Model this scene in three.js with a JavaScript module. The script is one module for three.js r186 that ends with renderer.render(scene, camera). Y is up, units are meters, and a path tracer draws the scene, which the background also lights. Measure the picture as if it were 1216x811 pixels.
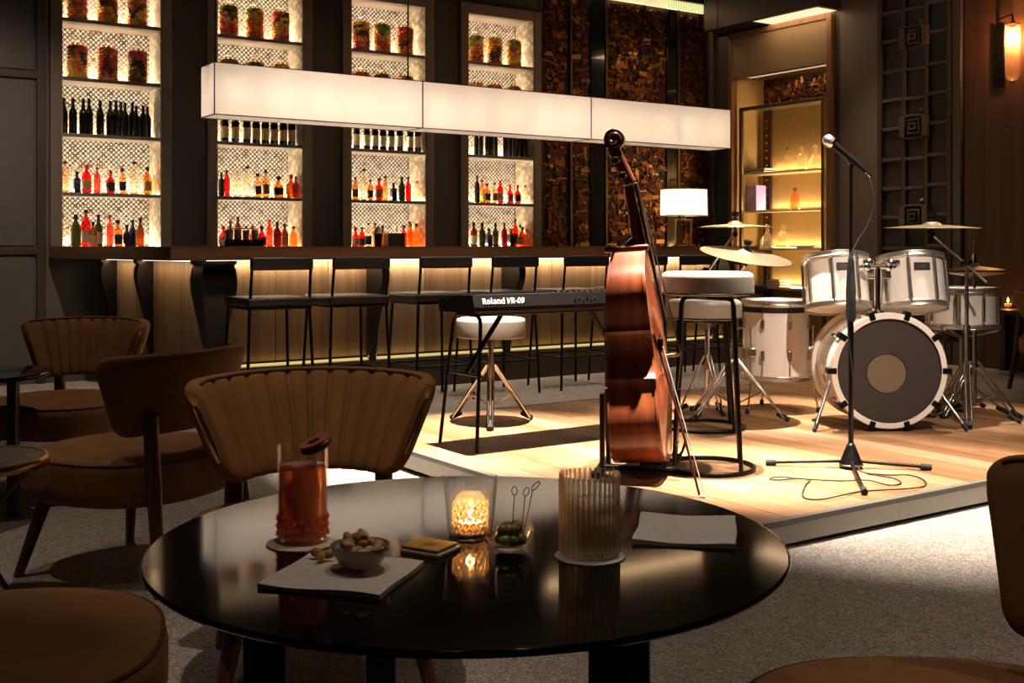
import * as THREE from 'three';
import { RoundedBoxGeometry } from 'three/addons/geometries/RoundedBoxGeometry.js';
import { mergeGeometries, mergeVertices, toCreasedNormals } from 'three/addons/utils/BufferGeometryUtils.js';
import { RectAreaLightUniformsLib } from 'three/addons/lights/RectAreaLightUniformsLib.js';
import { FontLoader } from 'three/addons/loaders/FontLoader.js';
import { TextGeometry } from 'three/addons/geometries/TextGeometry.js';

RectAreaLightUniformsLib.init();
const V = (x, y, z) => new THREE.Vector3(x, y, z);
const PI = Math.PI;

// ---------------------------------------------------------------- camera, exposure
const scene = new THREE.Scene();
scene.background = new THREE.Color(0x000000);
const renderer = new THREE.WebGLRenderer();
renderer.toneMapping = THREE.LinearToneMapping;
renderer.toneMappingExposure = 1.0;
renderer.shadowMap.enabled = true;
const FOCAL = 1345, CX = 608, CY = 292, EYE = 1.1, YAW = 34 * PI / 180;
const camera = new THREE.PerspectiveCamera(2 * Math.atan(405.5 / FOCAL) * 180 / PI, 1216 / 811, 0.05, 60);
camera.position.set(0, EYE, 0);
camera.rotation.y = -YAW;
camera.setViewOffset(1216, 811, 0, 405.5 - CY, 1216, 811);   // level camera with a shifted lens
scene.add(camera);
const FW = V(Math.sin(YAW), 0, -Math.cos(YAW)), RT = V(Math.cos(YAW), 0, Math.sin(YAW));
const ray = (u, v) => FW.clone().addScaledVector(RT, (u - CX) / FOCAL).add(V(0, (CY - v) / FOCAL, 0));
const onY = (u, v, y) => { const d = ray(u, v), t = (y - EYE) / d.y; return V(0, EYE, 0).addScaledVector(d, t); };
const onZ = (u, v, z) => { const d = ray(u, v), t = z / d.z; return V(0, EYE, 0).addScaledVector(d, t); };
const onX = (u, v, x) => { const d = ray(u, v), t = x / d.x; return V(0, EYE, 0).addScaledVector(d, t); };
const atDepth = (u, v, dep) => V(0, EYE, 0).addScaledVector(ray(u, v), dep);
const flat = (lat, dep, y = 0) => V(0, y, 0).addScaledVector(RT, lat).addScaledVector(FW, dep);
const heading = (hl, hd) => { const w = V(0, 0, 0).addScaledVector(RT, hl).addScaledVector(FW, hd); return Math.atan2(w.x, w.z); };

// ---------------------------------------------------------------- lights
const WARM = 0xffd2a0, AMBER = 0xffb66e, SOFT = 0xffdfba;
function spot(x, y, z, tx, tz, cd, deg, pen, color = SOFT, radius = 1.5) {
  const l = new THREE.SpotLight(color, cd, 0, deg * PI / 180, pen, 2);
  l.position.set(x, y, z); l.target.position.set(tx, 0, tz);
  l.castShadow = true; l.shadow.radius = radius; l.shadow.mapSize.set(1024, 1024);
  scene.add(l); scene.add(l.target); return l;
}
function point(x, y, z, cd, color = WARM, radius = 1.5, parent = scene) {
  const l = new THREE.PointLight(color, cd, 0, 2);
  l.position.set(x, y, z); l.castShadow = true; l.shadow.radius = radius; parent.add(l); return l;
}
function rect(pos, dir, w, h, nits, color = WARM) {
  const l = new THREE.RectAreaLight(color, nits, w, h);
  l.position.copy(pos); l.lookAt(pos.clone().add(dir)); scene.add(l); return l;
}
const CEIL = 3.95;
// stage downlights in the ceiling: [x, z, target x, target z, candela, half angle, penumbra]
const STAGE_SPOTS = [
  [3.20, -4.88, 3.16, -4.86, 560, 17, 0.6],
  [3.57, -3.66, 3.57, -3.64, 540, 13, 0.75],
  [4.25, -3.10, 4.18, -3.05, 270, 19, 1.0],
  [4.95, -4.70, 4.92, -4.75, 380, 15, 0.7],
  [5.75, -4.10, 5.75, -4.15, 110, 14, 0.8],
  [3.60, -1.30, 4.90, -4.10, 75, 19, 0.9],
];
// lounge downlights, dimmed
const LOUNGE_SPOTS = [
  [-0.3, -3.7, -0.35, -3.8, 8, 30, 1.0],
  [0.6, -1.2, 0.6, -1.3, 2.6, 34, 1.0],
  [1.5, -1.35, 1.12, -1.4, 5, 17, 1.0],
  [3.3, -0.3, 3.3, -1.4, 15, 34, 1.0],
  [0.7, -1.9, 1.2, -2.75, 14, 15, 0.8],
  [1.5, -6.9, 1.2, -10.0, 28, 34, 1.0],
  [3.3, -6.2, 3.3, -6.8, 17, 34, 1.0],
  [5.2, -6.2, 5.2, -6.8, 17, 34, 1.0],
  [7.2, -6.2, 7.3, -6.6, 14, 34, 1.0],
  [8.55, -7.15, 9.0, -7.25, 14, 26, 1.0],
  [1.3, -4.9, 1.35, -4.95, 8, 30, 1.0],
];
for (const s of [...STAGE_SPOTS, ...LOUNGE_SPOTS]) spot(s[0], CEIL - 0.03, s[1], s[2], s[3], s[4], s[5], s[6], STAGE_SPOTS.includes(s) ? 0xfff0e0 : 0xffe8d2);

// ---------------------------------------------------------------- small tools
let seed = 12345;
const rnd = () => { seed = (seed * 1664525 + 1013904223) >>> 0; return seed / 4294967296; };
const rr = (a, b) => a + (b - a) * rnd();
const pick = (a) => a[Math.floor(rnd() * a.length)];
const taken = {};
function numbered(n) { const k = taken[n] = (taken[n] ?? -1) + 1; return k ? n + '_' + String(k).padStart(3, '0') : n; }
function prep(g) {
  g = g.index ? g.toNonIndexed() : g.clone();
  for (const k of Object.keys(g.attributes)) if (!['position', 'normal', 'uv', 'color'].includes(k)) g.deleteAttribute(k);
  if (!g.attributes.normal) g.computeVertexNormals();
  if (!g.attributes.uv) g.setAttribute('uv', new THREE.BufferAttribute(new Float32Array(g.attributes.position.count * 2), 2));
  g.morphAttributes = {}; g.groups = [];
  return g;
}
const merge = (list) => list.length === 1 ? list[0] : mergeGeometries(list.map(prep), false);
// uv in metres by the main direction of each face; turn = swap so that grain runs along the second axis
function boxUV(g, swap = false, off = 0) {
  g = prep(g); const p = g.attributes.position, n = g.attributes.normal, uv = g.attributes.uv;
  for (let i = 0; i < p.count; i++) {
    const ax = Math.abs(n.getX(i)), ay = Math.abs(n.getY(i)), az = Math.abs(n.getZ(i));
    let a, b;
    if (ay >= ax && ay >= az) { a = p.getX(i); b = p.getZ(i); } else if (ax >= az) { a = p.getZ(i); b = p.getY(i); } else { a = p.getX(i); b = p.getY(i); }
    uv.setXY(i, (swap ? b : a) + off, (swap ? a : b) + off * 1.7);
  }
  return g;
}
const box = (w, h, d, x = 0, y = 0, z = 0) => boxUV(new THREE.BoxGeometry(w, h, d)).translate(x, y, z);
const span = (x0, x1, y0, y1, z0, z1) => { const g = boxUV(new THREE.BoxGeometry(x1 - x0, y1 - y0, z1 - z0).translate((x0 + x1) / 2, (y0 + y1) / 2, (z0 + z1) / 2)); return g; };
const rbox = (w, h, d, r, x = 0, y = 0, z = 0, seg = 2) => boxUV(new RoundedBoxGeometry(w, h, d, seg, Math.min(r, w / 2.01, h / 2.01, d / 2.01))).translate(x, y, z);
const rspan = (x0, x1, y0, y1, z0, z1, r = 0.006, seg = 1) => boxUV(new RoundedBoxGeometry(x1 - x0, y1 - y0, z1 - z0, seg, Math.min(r, (x1 - x0) / 2.01, (y1 - y0) / 2.01, (z1 - z0) / 2.01)).translate((x0 + x1) / 2, (y0 + y1) / 2, (z0 + z1) / 2));
const cyl = (r0, r1, h, x = 0, y = 0, z = 0, seg = 24) => new THREE.CylinderGeometry(r1, r0, h, seg).translate(x, y + h / 2, z);   // r0 below, r1 above, base at y
function rod(a, b, r0, r1 = r0, seg = 10) {
  const d = b.clone().sub(a), g = new THREE.CylinderGeometry(r1, r0, d.length(), seg);
  g.applyQuaternion(new THREE.Quaternion().setFromUnitVectors(V(0, 1, 0), d.clone().normalize()));
  return g.translate((a.x + b.x) / 2, (a.y + b.y) / 2, (a.z + b.z) / 2);
}
const pipe = (pts, r, seg = 40, rs = 8, closed = false, tension = 0.5) => new THREE.TubeGeometry(new THREE.CatmullRomCurve3(pts, closed, 'catmullrom', tension), seg, r, rs, closed);
// tube through corner points with rounded bends
function bentPipe(pts, r, bend = 0.04, rs = 8) {
  const path = new THREE.CurvePath(); let prev = pts[0];
  for (let i = 1; i < pts.length - 1; i++) {
    const a = pts[i].clone().sub(pts[i - 1]), b = pts[i + 1].clone().sub(pts[i]), k = Math.min(bend, a.length() * 0.45, b.length() * 0.45);
    const p0 = pts[i].clone().addScaledVector(a.normalize(), -k), p1 = pts[i].clone().addScaledVector(b.normalize(), k);
    path.add(new THREE.LineCurve3(prev, p0)); path.add(new THREE.QuadraticBezierCurve3(p0, pts[i], p1)); prev = p1;
  }
  path.add(new THREE.LineCurve3(prev, pts[pts.length - 1]));
  return new THREE.TubeGeometry(path, pts.length * 12, r, rs, false);
}
const lathe = (prof, seg = 24) => new THREE.LatheGeometry(prof.map(([r, y]) => new THREE.Vector2(Math.max(r, 0.00001), y)), seg);
const ball = (r, x = 0, y = 0, z = 0, a = 14, b = 10) => new THREE.SphereGeometry(r, a, b).translate(x, y, z);
const ring = (R, r, x = 0, y = 0, z = 0, a = 40, b = 8) => new THREE.TorusGeometry(R, r, b, a).rotateX(PI / 2).translate(x, y, z);
function mesh(name, g, m, parent = scene) {
  if (Array.isArray(g)) g = merge(g);
  const o = new THREE.Mesh(g, m); o.name = parent === scene ? numbered(name) : name; o.castShadow = o.receiveShadow = true; parent.add(o); return o;
}
function thing(name, label, category, pos = V(0, 0, 0), turn = 0, group) {
  const o = new THREE.Group(); o.name = numbered(name); o.position.copy(pos); o.rotation.y = turn; o.userData = { label, category };
  if (group) o.userData.group = group; scene.add(o); return o;
}
function tag(o, label, category, group) { o.userData = { label, category }; if (group) o.userData.group = group; return o; }
function struct(name, g, m, label, category = 'wall') { const o = mesh(name, g, m); o.userData = { kind: 'structure', label, category }; return o; }
function structGroup(name, label, category = 'wall') { const o = new THREE.Group(); o.name = numbered(name); o.userData = { kind: 'structure', label, category }; scene.add(o); return o; }
function dup(src, pos, turn, label, group) {
  const o = src.clone(); o.name = numbered(src.name.replace(/_\d{3}$/, '')); o.position.copy(pos); o.rotation.y = turn; o.userData = { ...src.userData };
  if (label) o.userData.label = label; if (group) o.userData.group = group; scene.add(o); return o;
}
const stuff = (o) => { o.userData.kind = 'stuff'; return o; };

// ---------------------------------------------------------------- textures
function hash2(x, y, s) { let h = (x * 374761393 + y * 668265263 + s * 974711) | 0; h = Math.imul(h ^ (h >>> 13), 1274126177); return ((h ^ (h >>> 16)) >>> 0) / 4294967296; }
function vnoise(x, y, px, py, s) {   // value noise that repeats every px, py cells
  const xi = Math.floor(x), yi = Math.floor(y), fx = x - xi, fy = y - yi, u = fx * fx * (3 - 2 * fx), v = fy * fy * (3 - 2 * fy);
  const m = (a, n) => ((a % n) + n) % n, a = hash2(m(xi, px), m(yi, py), s), b = hash2(m(xi + 1, px), m(yi, py), s), c = hash2(m(xi, px), m(yi + 1, py), s), d = hash2(m(xi + 1, px), m(yi + 1, py), s);
  return a + (b - a) * u + (c - a) * v + (a - b - c + d) * u * v;
}
function fbm(x, y, px, py, s, oct = 4) { let f = 0, a = 0.5, t = 0; for (let o = 0; o < oct; o++) { f += a * vnoise(x, y, px, py, s + o); t += a; x *= 2; y *= 2; px *= 2; py *= 2; a *= 0.55; } return f / t; }
function tex(w, h, fn, srgb = true, rep = [1, 1]) {
  const d = new Uint8Array(w * h * 4);
  for (let y = 0; y < h; y++) for (let x = 0; x < w; x++) { const c = fn(x / w, y / h), i = (y * w + x) * 4; for (let k = 0; k < 3; k++) d[i + k] = Math.max(0, Math.min(255, (c.length ? c[k] : c) * 255)); d[i + 3] = 255; }
  const t = new THREE.DataTexture(d, w, h); t.wrapS = t.wrapT = THREE.RepeatWrapping; t.magFilter = THREE.LinearFilter; t.minFilter = THREE.LinearMipmapLinearFilter; t.generateMipmaps = true;
  if (srgb) t.colorSpace = THREE.SRGBColorSpace; t.repeat.set(rep[0], rep[1]); t.needsUpdate = true; return t;
}
const lerp3 = (a, b, t) => a.map((v, i) => v + (b[i] - v) * t);
// wood: grain runs along v
const woodTex = (c0, c1, s, rep, fine = 60) => tex(256, 512, (x, y) => {
  const wv = fbm(x * 4, y * 2, 4, 2, s, 3) * 0.35, g = fbm((x + wv * 0.12) * fine, y * 4, fine, 4, s + 7, 3), b = fbm(x * 9, y * 1, 9, 1, s + 17, 2);
  return lerp3(c0, c1, Math.min(1, Math.max(0, 0.15 + g * 0.55 + (b - 0.5) * 0.7)));
}, true, rep);
const carpetTex = tex(512, 512, (x, y) => {
  const f = hash2(Math.floor(x * 512), Math.floor(y * 512), 3), g = fbm(x * 64, y * 64, 64, 64, 5, 2), b = fbm(x * 6, y * 6, 6, 6, 9, 3);
  const t = 0.9 * f + 0.22 * g - 0.06 + 0.06 * (b - 0.5); return lerp3([0.34, 0.315, 0.29], [0.78, 0.745, 0.70], Math.min(1, Math.max(0, t)));
}, true, [1 / 1.6, 1 / 1.6]);
const carpetBump = tex(256, 256, (x, y) => 0.5 * hash2(Math.floor(x * 256), Math.floor(y * 256), 31) + 0.5 * fbm(x * 60, y * 60, 60, 60, 33, 2), false, [1 / 0.6, 1 / 0.6]);
const velvetTex = tex(256, 256, (x, y) => { const n = fbm(x * 5, y * 5, 5, 5, 41, 4), f = hash2(Math.floor(x * 256), Math.floor(y * 256), 43); return lerp3([0.42, 0.275, 0.13], [0.58, 0.395, 0.20], Math.min(1, 0.8 * n + 0.25 * f)); }, true, [2.2, 2.2]);
const plasterTex = (c0, c1, s) => tex(256, 256, (x, y) => lerp3(c0, c1, fbm(x * 5, y * 5, 5, 5, s, 5)), true, [0.6, 0.6]);
const scuffTex = tex(256, 256, (x, y) => { const n = fbm(x * 7, y * 7, 7, 7, 71, 5); return 0.35 + 0.4 * n; }, false, [1, 1]);

// ---------------------------------------------------------------- materials
const std = (color, roughness = 0.6, metalness = 0, o = {}) => new THREE.MeshStandardMaterial({ color, roughness, metalness, ...o });
const phys = (o) => new THREE.MeshPhysicalMaterial(o);
const glow = (color, k) => new THREE.MeshStandardMaterial({ color: 0x000000, emissive: color, emissiveIntensity: k, roughness: 1 });
const MT = {
  carpet: std(0xffffff, 1, 0, { map: carpetTex, bumpMap: carpetBump, bumpScale: 0.004 }),
  wallDark: std(0xffffff, 0.6, 0, { map: plasterTex([0.26, 0.25, 0.24], [0.31, 0.30, 0.285], 3) }),
  pilaster: std(0xffffff, 0.55, 0, { map: plasterTex([0.17, 0.135, 0.10], [0.215, 0.17, 0.125], 5) }),
  taupe: std(0xffffff, 0.5, 0, { map: plasterTex([0.36, 0.31, 0.26], [0.42, 0.36, 0.30], 8) }),
  ceiling: std(0x1f1a16, 0.9),
  counter: std(0xffffff, 0.4, 0, { map: woodTex([0.34, 0.24, 0.15], [0.50, 0.36, 0.23], 11, [1 / 0.5, 1 / 2], 40) }),
  barFront: std(0xffffff, 0.55, 0, { map: woodTex([0.46, 0.37, 0.27], [0.68, 0.57, 0.43], 21, [1 / 0.7, 1 / 1.6], 34) }),
  blackLacquer: std(0x0d0b0a, 0.32),
  steelDark: std(0x17130f, 0.4, 0.6),
  leather: std(0x1b1918, 0.42),
  stoolLeather: std(0x80776a, 0.38),
  blackMetal: std(0x14110f, 0.38, 0.7),
  chrome: std(0xd8d2c8, 0.14, 1),
  chromeDull: std(0x9a9388, 0.28, 1),
  brass: std(0xc79a55, 0.28, 1),
  brassDark: std(0x6e5632, 0.4, 0.9),
  rubber: std(0x0e0d0c, 0.8),
  white: std(0xe9dfd2, 0.35),
  drumWhite: phys({ color: 0xe6dccf, roughness: 0.28, clearcoat: 0.6, clearcoatRoughness: 0.12 }),
  drumHead: std(0xefe6d8, 0.6),
  drumBlackHead: std(0x332c28, 0.55),
  fascia: std(0xffffff, 0.6, 0, { map: plasterTex([0.58, 0.555, 0.51], [0.64, 0.615, 0.57], 13) }),
  trimDark: std(0x3a3632, 0.45, 0.4),
  velvet: phys({ color: 0xffffff, roughness: 0.85, map: velvetTex, sheen: 0.7, sheenRoughness: 0.4, sheenColor: new THREE.Color(0xb4743c) }),
  piping: std(0x4b2d14, 0.8),
  chairWood: std(0xffffff, 0.4, 0, { map: woodTex([0.23, 0.13, 0.07], [0.36, 0.21, 0.115], 27, [1 / 0.2, 1 / 0.7], 24) }),
  tableTop: phys({ color: 0x060504, roughness: 0.07, specularIntensity: 0.42 }),
  tableLeg: std(0x0b0908, 0.3),
  glass: phys({ color: 0xffffff, roughness: 0.02, transmission: 1, thickness: 0, ior: 1.45 }),
  shade: phys({ color: 0xf6f1ea, roughness: 1, transmission: 0.8, thickness: 0, side: THREE.DoubleSide }),
  paper: std(0xd9cfc4, 0.85),
  ledWarm: glow(0xffd9a6, 7),
};
// ================================================================ THE ROOM
const WALL = -9.6, RX = 9.28;            // faces of the bar wall and of the wall behind the drums
const LX = -4.2, BZ = 3.2;               // walls behind the camera
struct('floor', span(LX, RX + 0.9, -0.1, 0, -10.3, BZ), MT.carpet, 'speckled grey brown carpet covering the lounge floor', 'floor');
struct('ceiling', span(LX, RX + 0.9, CEIL, CEIL + 0.12, -10.3, BZ), MT.ceiling, 'dark ceiling above the bar and lounge', 'ceiling');
struct('wall_left', span(LX - 0.15, LX, 0, CEIL, -10.3, BZ), MT.wallDark, 'dark plain wall beyond the lounge chairs', 'wall');
struct('wall_front', span(LX, RX + 0.9, 0, CEIL, BZ, BZ + 0.15), MT.wallDark, 'dark plain wall facing the bar', 'wall');

// ---- the wall behind the bar with its four lit niches
const NX = [2.10, 3.385, 4.67, 5.955], NW = 0.80, N0 = 1.06, N1 = 3.43, ND = 0.34;
const SHELF = [1.08, 1.535, 2.015, 2.472, 2.95];
const back = structGroup('wall_back', 'dark panelled wall behind the bar with four lit bottle niches', 'wall');
{
  const z0 = WALL - 0.5, solid = [];
  solid.push(span(LX, RX + 0.9, 0, CEIL, z0 - 0.1, z0));                                        // backing
  solid.push(span(LX, NX[0] - 0.095, 0, CEIL, z0, WALL - 0.02));
  solid.push(span(NX[0] - 0.095, NX[3] + NW + 0.09, 0, N0 - 0.03, z0, WALL - 0.02));
  mesh('wall_body', merge(solid), MT.wallDark, back);
  for (let i = 0; i < 3; i++) mesh('pilaster', rspan(NX[i] + NW + 0.085, NX[i + 1] - 0.085, N0 - 0.03, CEIL, z0, WALL - 0.03), MT.pilaster, back);
  mesh('header_panel', span(NX[0] - 0.095, NX[3] + NW + 0.09, N1 + 0.1, CEIL, z0, WALL - 0.035), MT.pilaster, back);
  for (let i = 0; i < 4; i++) {
    const a = NX[i], b = a + NW;
    mesh('niche_frame', merge([rspan(a - 0.09, a, N0 - 0.03, N1 + 0.1, z0, WALL), rspan(b, b + 0.09, N0 - 0.03, N1 + 0.1, z0, WALL), rspan(a, b, N1, N1 + 0.1, z0, WALL)]), MT.taupe, back);
  }
  // dark panels of the wall beside the niches: recessed fields inside a raised frame
  const px = [-2.4, -1.3, -0.2, 0.85, 1.94];
  for (let i = 0; i < 4; i++) for (const [y0, y1] of [[0.12, 1.02], [1.10, 2.42], [2.50, 3.85]]) {
    mesh('wall_panel', rspan(px[i] + 0.05, px[i + 1] - 0.05, y0, y1, WALL - 0.03, WALL - 0.008, 0.006), MT.wallDark, back);
  }
  for (const y of [1.06, 2.46]) mesh('panel_rail', rspan(px[0], 1.97, y - 0.03, y + 0.03, WALL - 0.03, WALL + 0.012), MT.pilaster, back);
  for (const x of px) mesh('panel_stile', rspan(x - 0.035, x + 0.035, 0, CEIL, WALL - 0.03, WALL + 0.014), MT.pilaster, back);
}
// shelf niches: lit screen of small tiles, shelves, light strips
MT.tile = std(0x9a8c78, 0.4);
MT.pearl = std(0xffffff, 0.35, 0, { map: tex(256, 256, (x, y) => { const n = fbm(x * 9, y * 9, 9, 9, 91, 4); return lerp3([0.45, 0.41, 0.34], [0.80, 0.76, 0.68], n * n * 1.6); }, true, [2.5, 2.5]) });
MT.lightbox = glow(0xffe9c8, 1.5);
MT.shelfStone = std(0x6a5f52, 0.4);
{
  const names = ['niche beside the dark panelled wall', 'second niche from the dark panelled wall', 'second niche from the carved copper panels', 'niche beside the carved copper panels'];
  const oct = new THREE.CircleGeometry(0.0172, 8).rotateZ(PI / 8);
  const tileGeo = new THREE.CylinderGeometry(0.0125, 0.0158, 0.007, 8, 1).rotateX(PI / 2).rotateZ(PI / 8);
  for (let i = 0; i < 4; i++) {
    const a = NX[i], b = a + NW, zb = WALL - ND;
    const n = thing('lit_shelf_niche', 'backlit mosaic shelf unit, ' + names[i], 'shelf', V(0, 0, 0), 0, 'lit shelf niches behind the bar');
    mesh('light_panel', span(a, b, N0 - 0.02, N1, zb - 0.03, zb - 0.02), MT.lightbox, n);
    // tiles set on the diagonal leave small lit gaps between them
    const pitch = 0.042, list = []; let r = 0;
    for (let y = N0; y < N1; y += pitch / 2, r++) for (let x = a + 0.012 + (r % 2 ? pitch / 2 : 0); x < b; x += pitch) list.push([x, y]);
    const im = new THREE.InstancedMesh(tileGeo, MT.tile, list.length), q = new THREE.Matrix4(), e = new THREE.Euler();
    list.forEach(([x, y], k) => { e.set(rr(-.12, .12), rr(-.12, .12), PI / 4); const s = rnd() < 0.1 ? 1.2 : rr(0.94, 1.0); q.makeRotationFromEuler(e); q.scale(V(s, s, 1)); q.setPosition(x, y, zb + rr(-0.002, 0.002)); im.setMatrixAt(k, q); });
    im.name = 'mosaic_tiles'; im.userData.kind = 'stuff'; im.castShadow = im.receiveShadow = true; n.add(im);
    mesh('side_lining', span(a, a + 0.006, N0 - 0.02, N1, zb - 0.02, WALL - 0.01), MT.pearl, n);
    mesh('side_lining', span(b - 0.006, b, N0 - 0.02, N1, zb - 0.02, WALL - 0.01), MT.pearl, n);
    mesh('top_lining', span(a, b, N1 - 0.008, N1, zb - 0.02, WALL - 0.01), MT.shelfStone, n);
    SHELF.forEach((y, s) => {
      mesh('shelf', rspan(a + 0.006, b - 0.006, y - 0.03, y, zb + 0.012, WALL - 0.012, 0.003), MT.shelfStone, n);
      mesh('light_strip', span(a + 0.02, b - 0.02, y + 0.001, y + 0.011, zb + 0.016, zb + 0.026), MT.ledWarm, n);
      rect(V((a + b) / 2, y + 0.013, zb + 0.027), V(0, 1, 0.6), NW - 0.05, 0.014, 420, 0xffe4be);
    });
  }
}
// ---- carved copper relief panels between the niches and the corner
MT.reliefBase = std(0x24130c, 0.5, 0.3);
MT.reliefCopper = [std(0x552a18, 0.36, 0.75), std(0x7d5129, 0.32, 0.8), std(0x381811, 0.42, 0.6), std(0xa98148, 0.3, 0.85)];
MT.darkGlass = phys({ color: 0x10151c, roughness: 0.12, clearcoat: 1 });
function reliefPanel(parent, w, h, place, n, sd) {   // place(local x, local y, depth) -> matrix part; merged carved shapes
  seed = sd; const groups = [[], [], [], []];
  for (let k = 0; k < n; k++) {
    const t = rnd(), s = rr(0.02, 0.075), x = rr(s, w - s), y = rr(s, h - s), d = rr(0.008, 0.03), g = Math.floor(rnd() * 3.35);
    let q;
    if (t < 0.36) q = new THREE.BoxGeometry(s * rr(0.7, 2.6), s * rr(0.25, 0.9), d);
    else if (t < 0.58) q = new THREE.TorusGeometry(s * 0.62, s * rr(0.12, 0.24), 5, 12, rnd() < 0.5 ? PI * 2 : PI * rr(0.7, 1.4)).rotateZ(rr(0, 6));
    else if (t < 0.74) q = new THREE.CylinderGeometry(s * 0.35, s * 0.5, d, 10).rotateX(PI / 2);
    else if (t < 0.88) q = new THREE.ConeGeometry(s * 0.45, d * 1.3, 4).rotateX(PI / 2).rotateZ(rr(0, 2));
    else q = new THREE.BoxGeometry(s * rr(1.5, 3.4), 0.009, d).rotateZ(rr(-0.9, 0.9));
    if (t < 0.36) q.rotateZ(pick([0, 0, 0, PI / 2, rr(-0.5, 0.5)]));
    q.translate(x, y, d / 2); groups[Math.min(g, 3)].push(prep(q));
  }
  groups.forEach((gs, i) => { if (gs.length) stuff(mesh('carved_relief', place(merge(gs)), MT.reliefCopper[i], parent)); });
}
{
  const XS = [6.875, 7.24, 7.72, 8.77, 9.23], y0 = 1.0, y1 = 3.78;
  for (let i = 0; i < 4; i++) {
    const t = thing('carved_panel', ['narrow carved copper relief panel beside the lit niche', 'carved copper relief panel with a dark glass edge, second from the niche', 'widest carved copper relief panel behind the bar lamp', 'narrow carved copper relief panel at the wall corner'][i], 'wall panel', V(0, 0, 0), 0, 'carved relief panels');
    const a = XS[i] + 0.01, b = XS[i + 1] - 0.01, cut = i === 2 ? 0.16 : i === 1 ? 0.2 : 0;
    mesh('backing', span(a, b, y0, y1, WALL - 0.08, WALL - 0.04), MT.reliefBase, t);
    reliefPanel(t, b - a - cut, y1 - y0, (g) => g.translate(a, y0, WALL - 0.042), Math.round((b - a - cut) * (y1 - y0) * 640), 900 + i);
    t.userData.kind = 'structure';
    if (cut) mesh('dark_glass_strip', rspan(b - cut, b, y0, y1, WALL - 0.042, WALL - 0.02), MT.darkGlass, t);
  }
  const fill = mesh('panel_surround', merge([span(6.845, RX + 0.9, 0, y0, WALL - 0.5, WALL - 0.03), span(6.845, RX + 0.9, y1 + 0.12, CEIL, WALL - 0.5, WALL - 0.03), span(6.845, 6.875, y0, y1 + 0.12, WALL - 0.5, WALL - 0.03), span(6.875, RX + 0.9, y0, y1 + 0.12, WALL - 0.5, WALL - 0.085)]), MT.pilaster, back);
  for (let i = 1; i < 4; i++) mesh('brass_strip', rspan(XS[i] - 0.012, XS[i] + 0.012, y0, y1, WALL - 0.05, WALL - 0.005, 0.003), MT.brassDark, back);
  mesh('corner_post', rspan(9.23, RX + 0.02, y0 - 1, CEIL, WALL - 0.1, WALL + 0.06), MT.taupe, back);
  // lit cove of hanging glass rods above the panels
  const c = thing('lit_cove', 'bright cove light with hanging glass rods above the carved panels', 'cove light');
  mesh('light_panel', span(6.9, 9.2, y1 + 0.012, y1 + 0.115, WALL - 0.07, WALL - 0.06), glow(0xffdba8, 1.6), c);
  const rods = []; for (let x = 6.92; x < 9.19; x += 0.026) rods.push(new THREE.CylinderGeometry(0.006, 0.006, 0.1, 6).translate(x, y1 + 0.06, WALL - 0.045));
  stuff(mesh('glass_rods', merge(rods), phys({ color: 0xfff0dc, roughness: 0.3, transmission: 0.8, thickness: 0 }), c));
  rect(V(8.05, y1 + 0.03, WALL - 0.02), V(0, -1, 0.25), 2.2, 0.05, 14, 0xffd09a);
}
// ---- the wall behind the drums, with the display recess
const CZ0 = -9.28, CZ1 = -7.80, CY1 = 3.50;
const wr = structGroup('wall_right', 'dark wall with pilaster, ornamental lattice panel and wood panelling behind the drums', 'wall');
{
  mesh('wall_body', merge([span(RX, RX + 0.9, 0, CEIL, CZ1, BZ), span(RX, RX + 0.9, CY1, CEIL, -10.1, CZ1), span(RX, RX + 0.9, 0, CEIL, -10.1, CZ0), span(RX + 0.6, RX + 0.9, 0, CY1, CZ0, CZ1)]), MT.wallDark, wr);
  mesh('pilaster', rspan(RX - 0.03, RX, 0, CEIL, -7.72, -7.26), MT.taupe, wr);
  mesh('trim', rspan(RX - 0.06, RX, 0, CEIL, -6.40, -6.31), std(0x4a4744, 0.4, 0.3), wr);
  // wood panelling around the wall lamp, board by board
  const wood = [0, 1, 2].map((k) => std([0xffffff, 0xe6dccf, 0xd2c6b6][k], 0.5, 0, { map: woodTex([0.22, 0.135, 0.075], [0.36, 0.235, 0.135], 51 + k, [1 / 0.6, 1 / 2.2], 50) }));
  let z = -6.30; while (z < -3.2) { const w = 0.62; mesh('wood_board', boxUV(rspan(RX - 0.028, RX, 0, CEIL, z + 0.002, z + w - 0.002, 0.003), false, z * 3), pick(wood), wr); z += w; }
  // dropped beam over the display recess with a lit panel in its underside
  mesh('ceiling_beam', merge([span(8.90, RX, 3.53, CEIL, -9.34, -7.70), span(8.90, 8.955, 3.512, 3.53, -9.34, -7.70), span(8.955, RX, 3.512, 3.53, -9.34, -8.67), span(8.955, RX, 3.512, 3.53, -7.76, -7.70)]), MT.trimDark, wr);
  const p = thing('soffit_light', 'lit panel in the dropped beam above the display cabinet', 'ceiling light');
  mesh('diffuser', span(8.955, RX, 3.520, 3.53, -8.67, -7.76), glow(0xffdcae, 1.3), p);
  rect(V(9.11, 3.508, -8.21), V(0, -1, 0), 0.3, 0.88, 5, 0xffd3a0);
}
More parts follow.
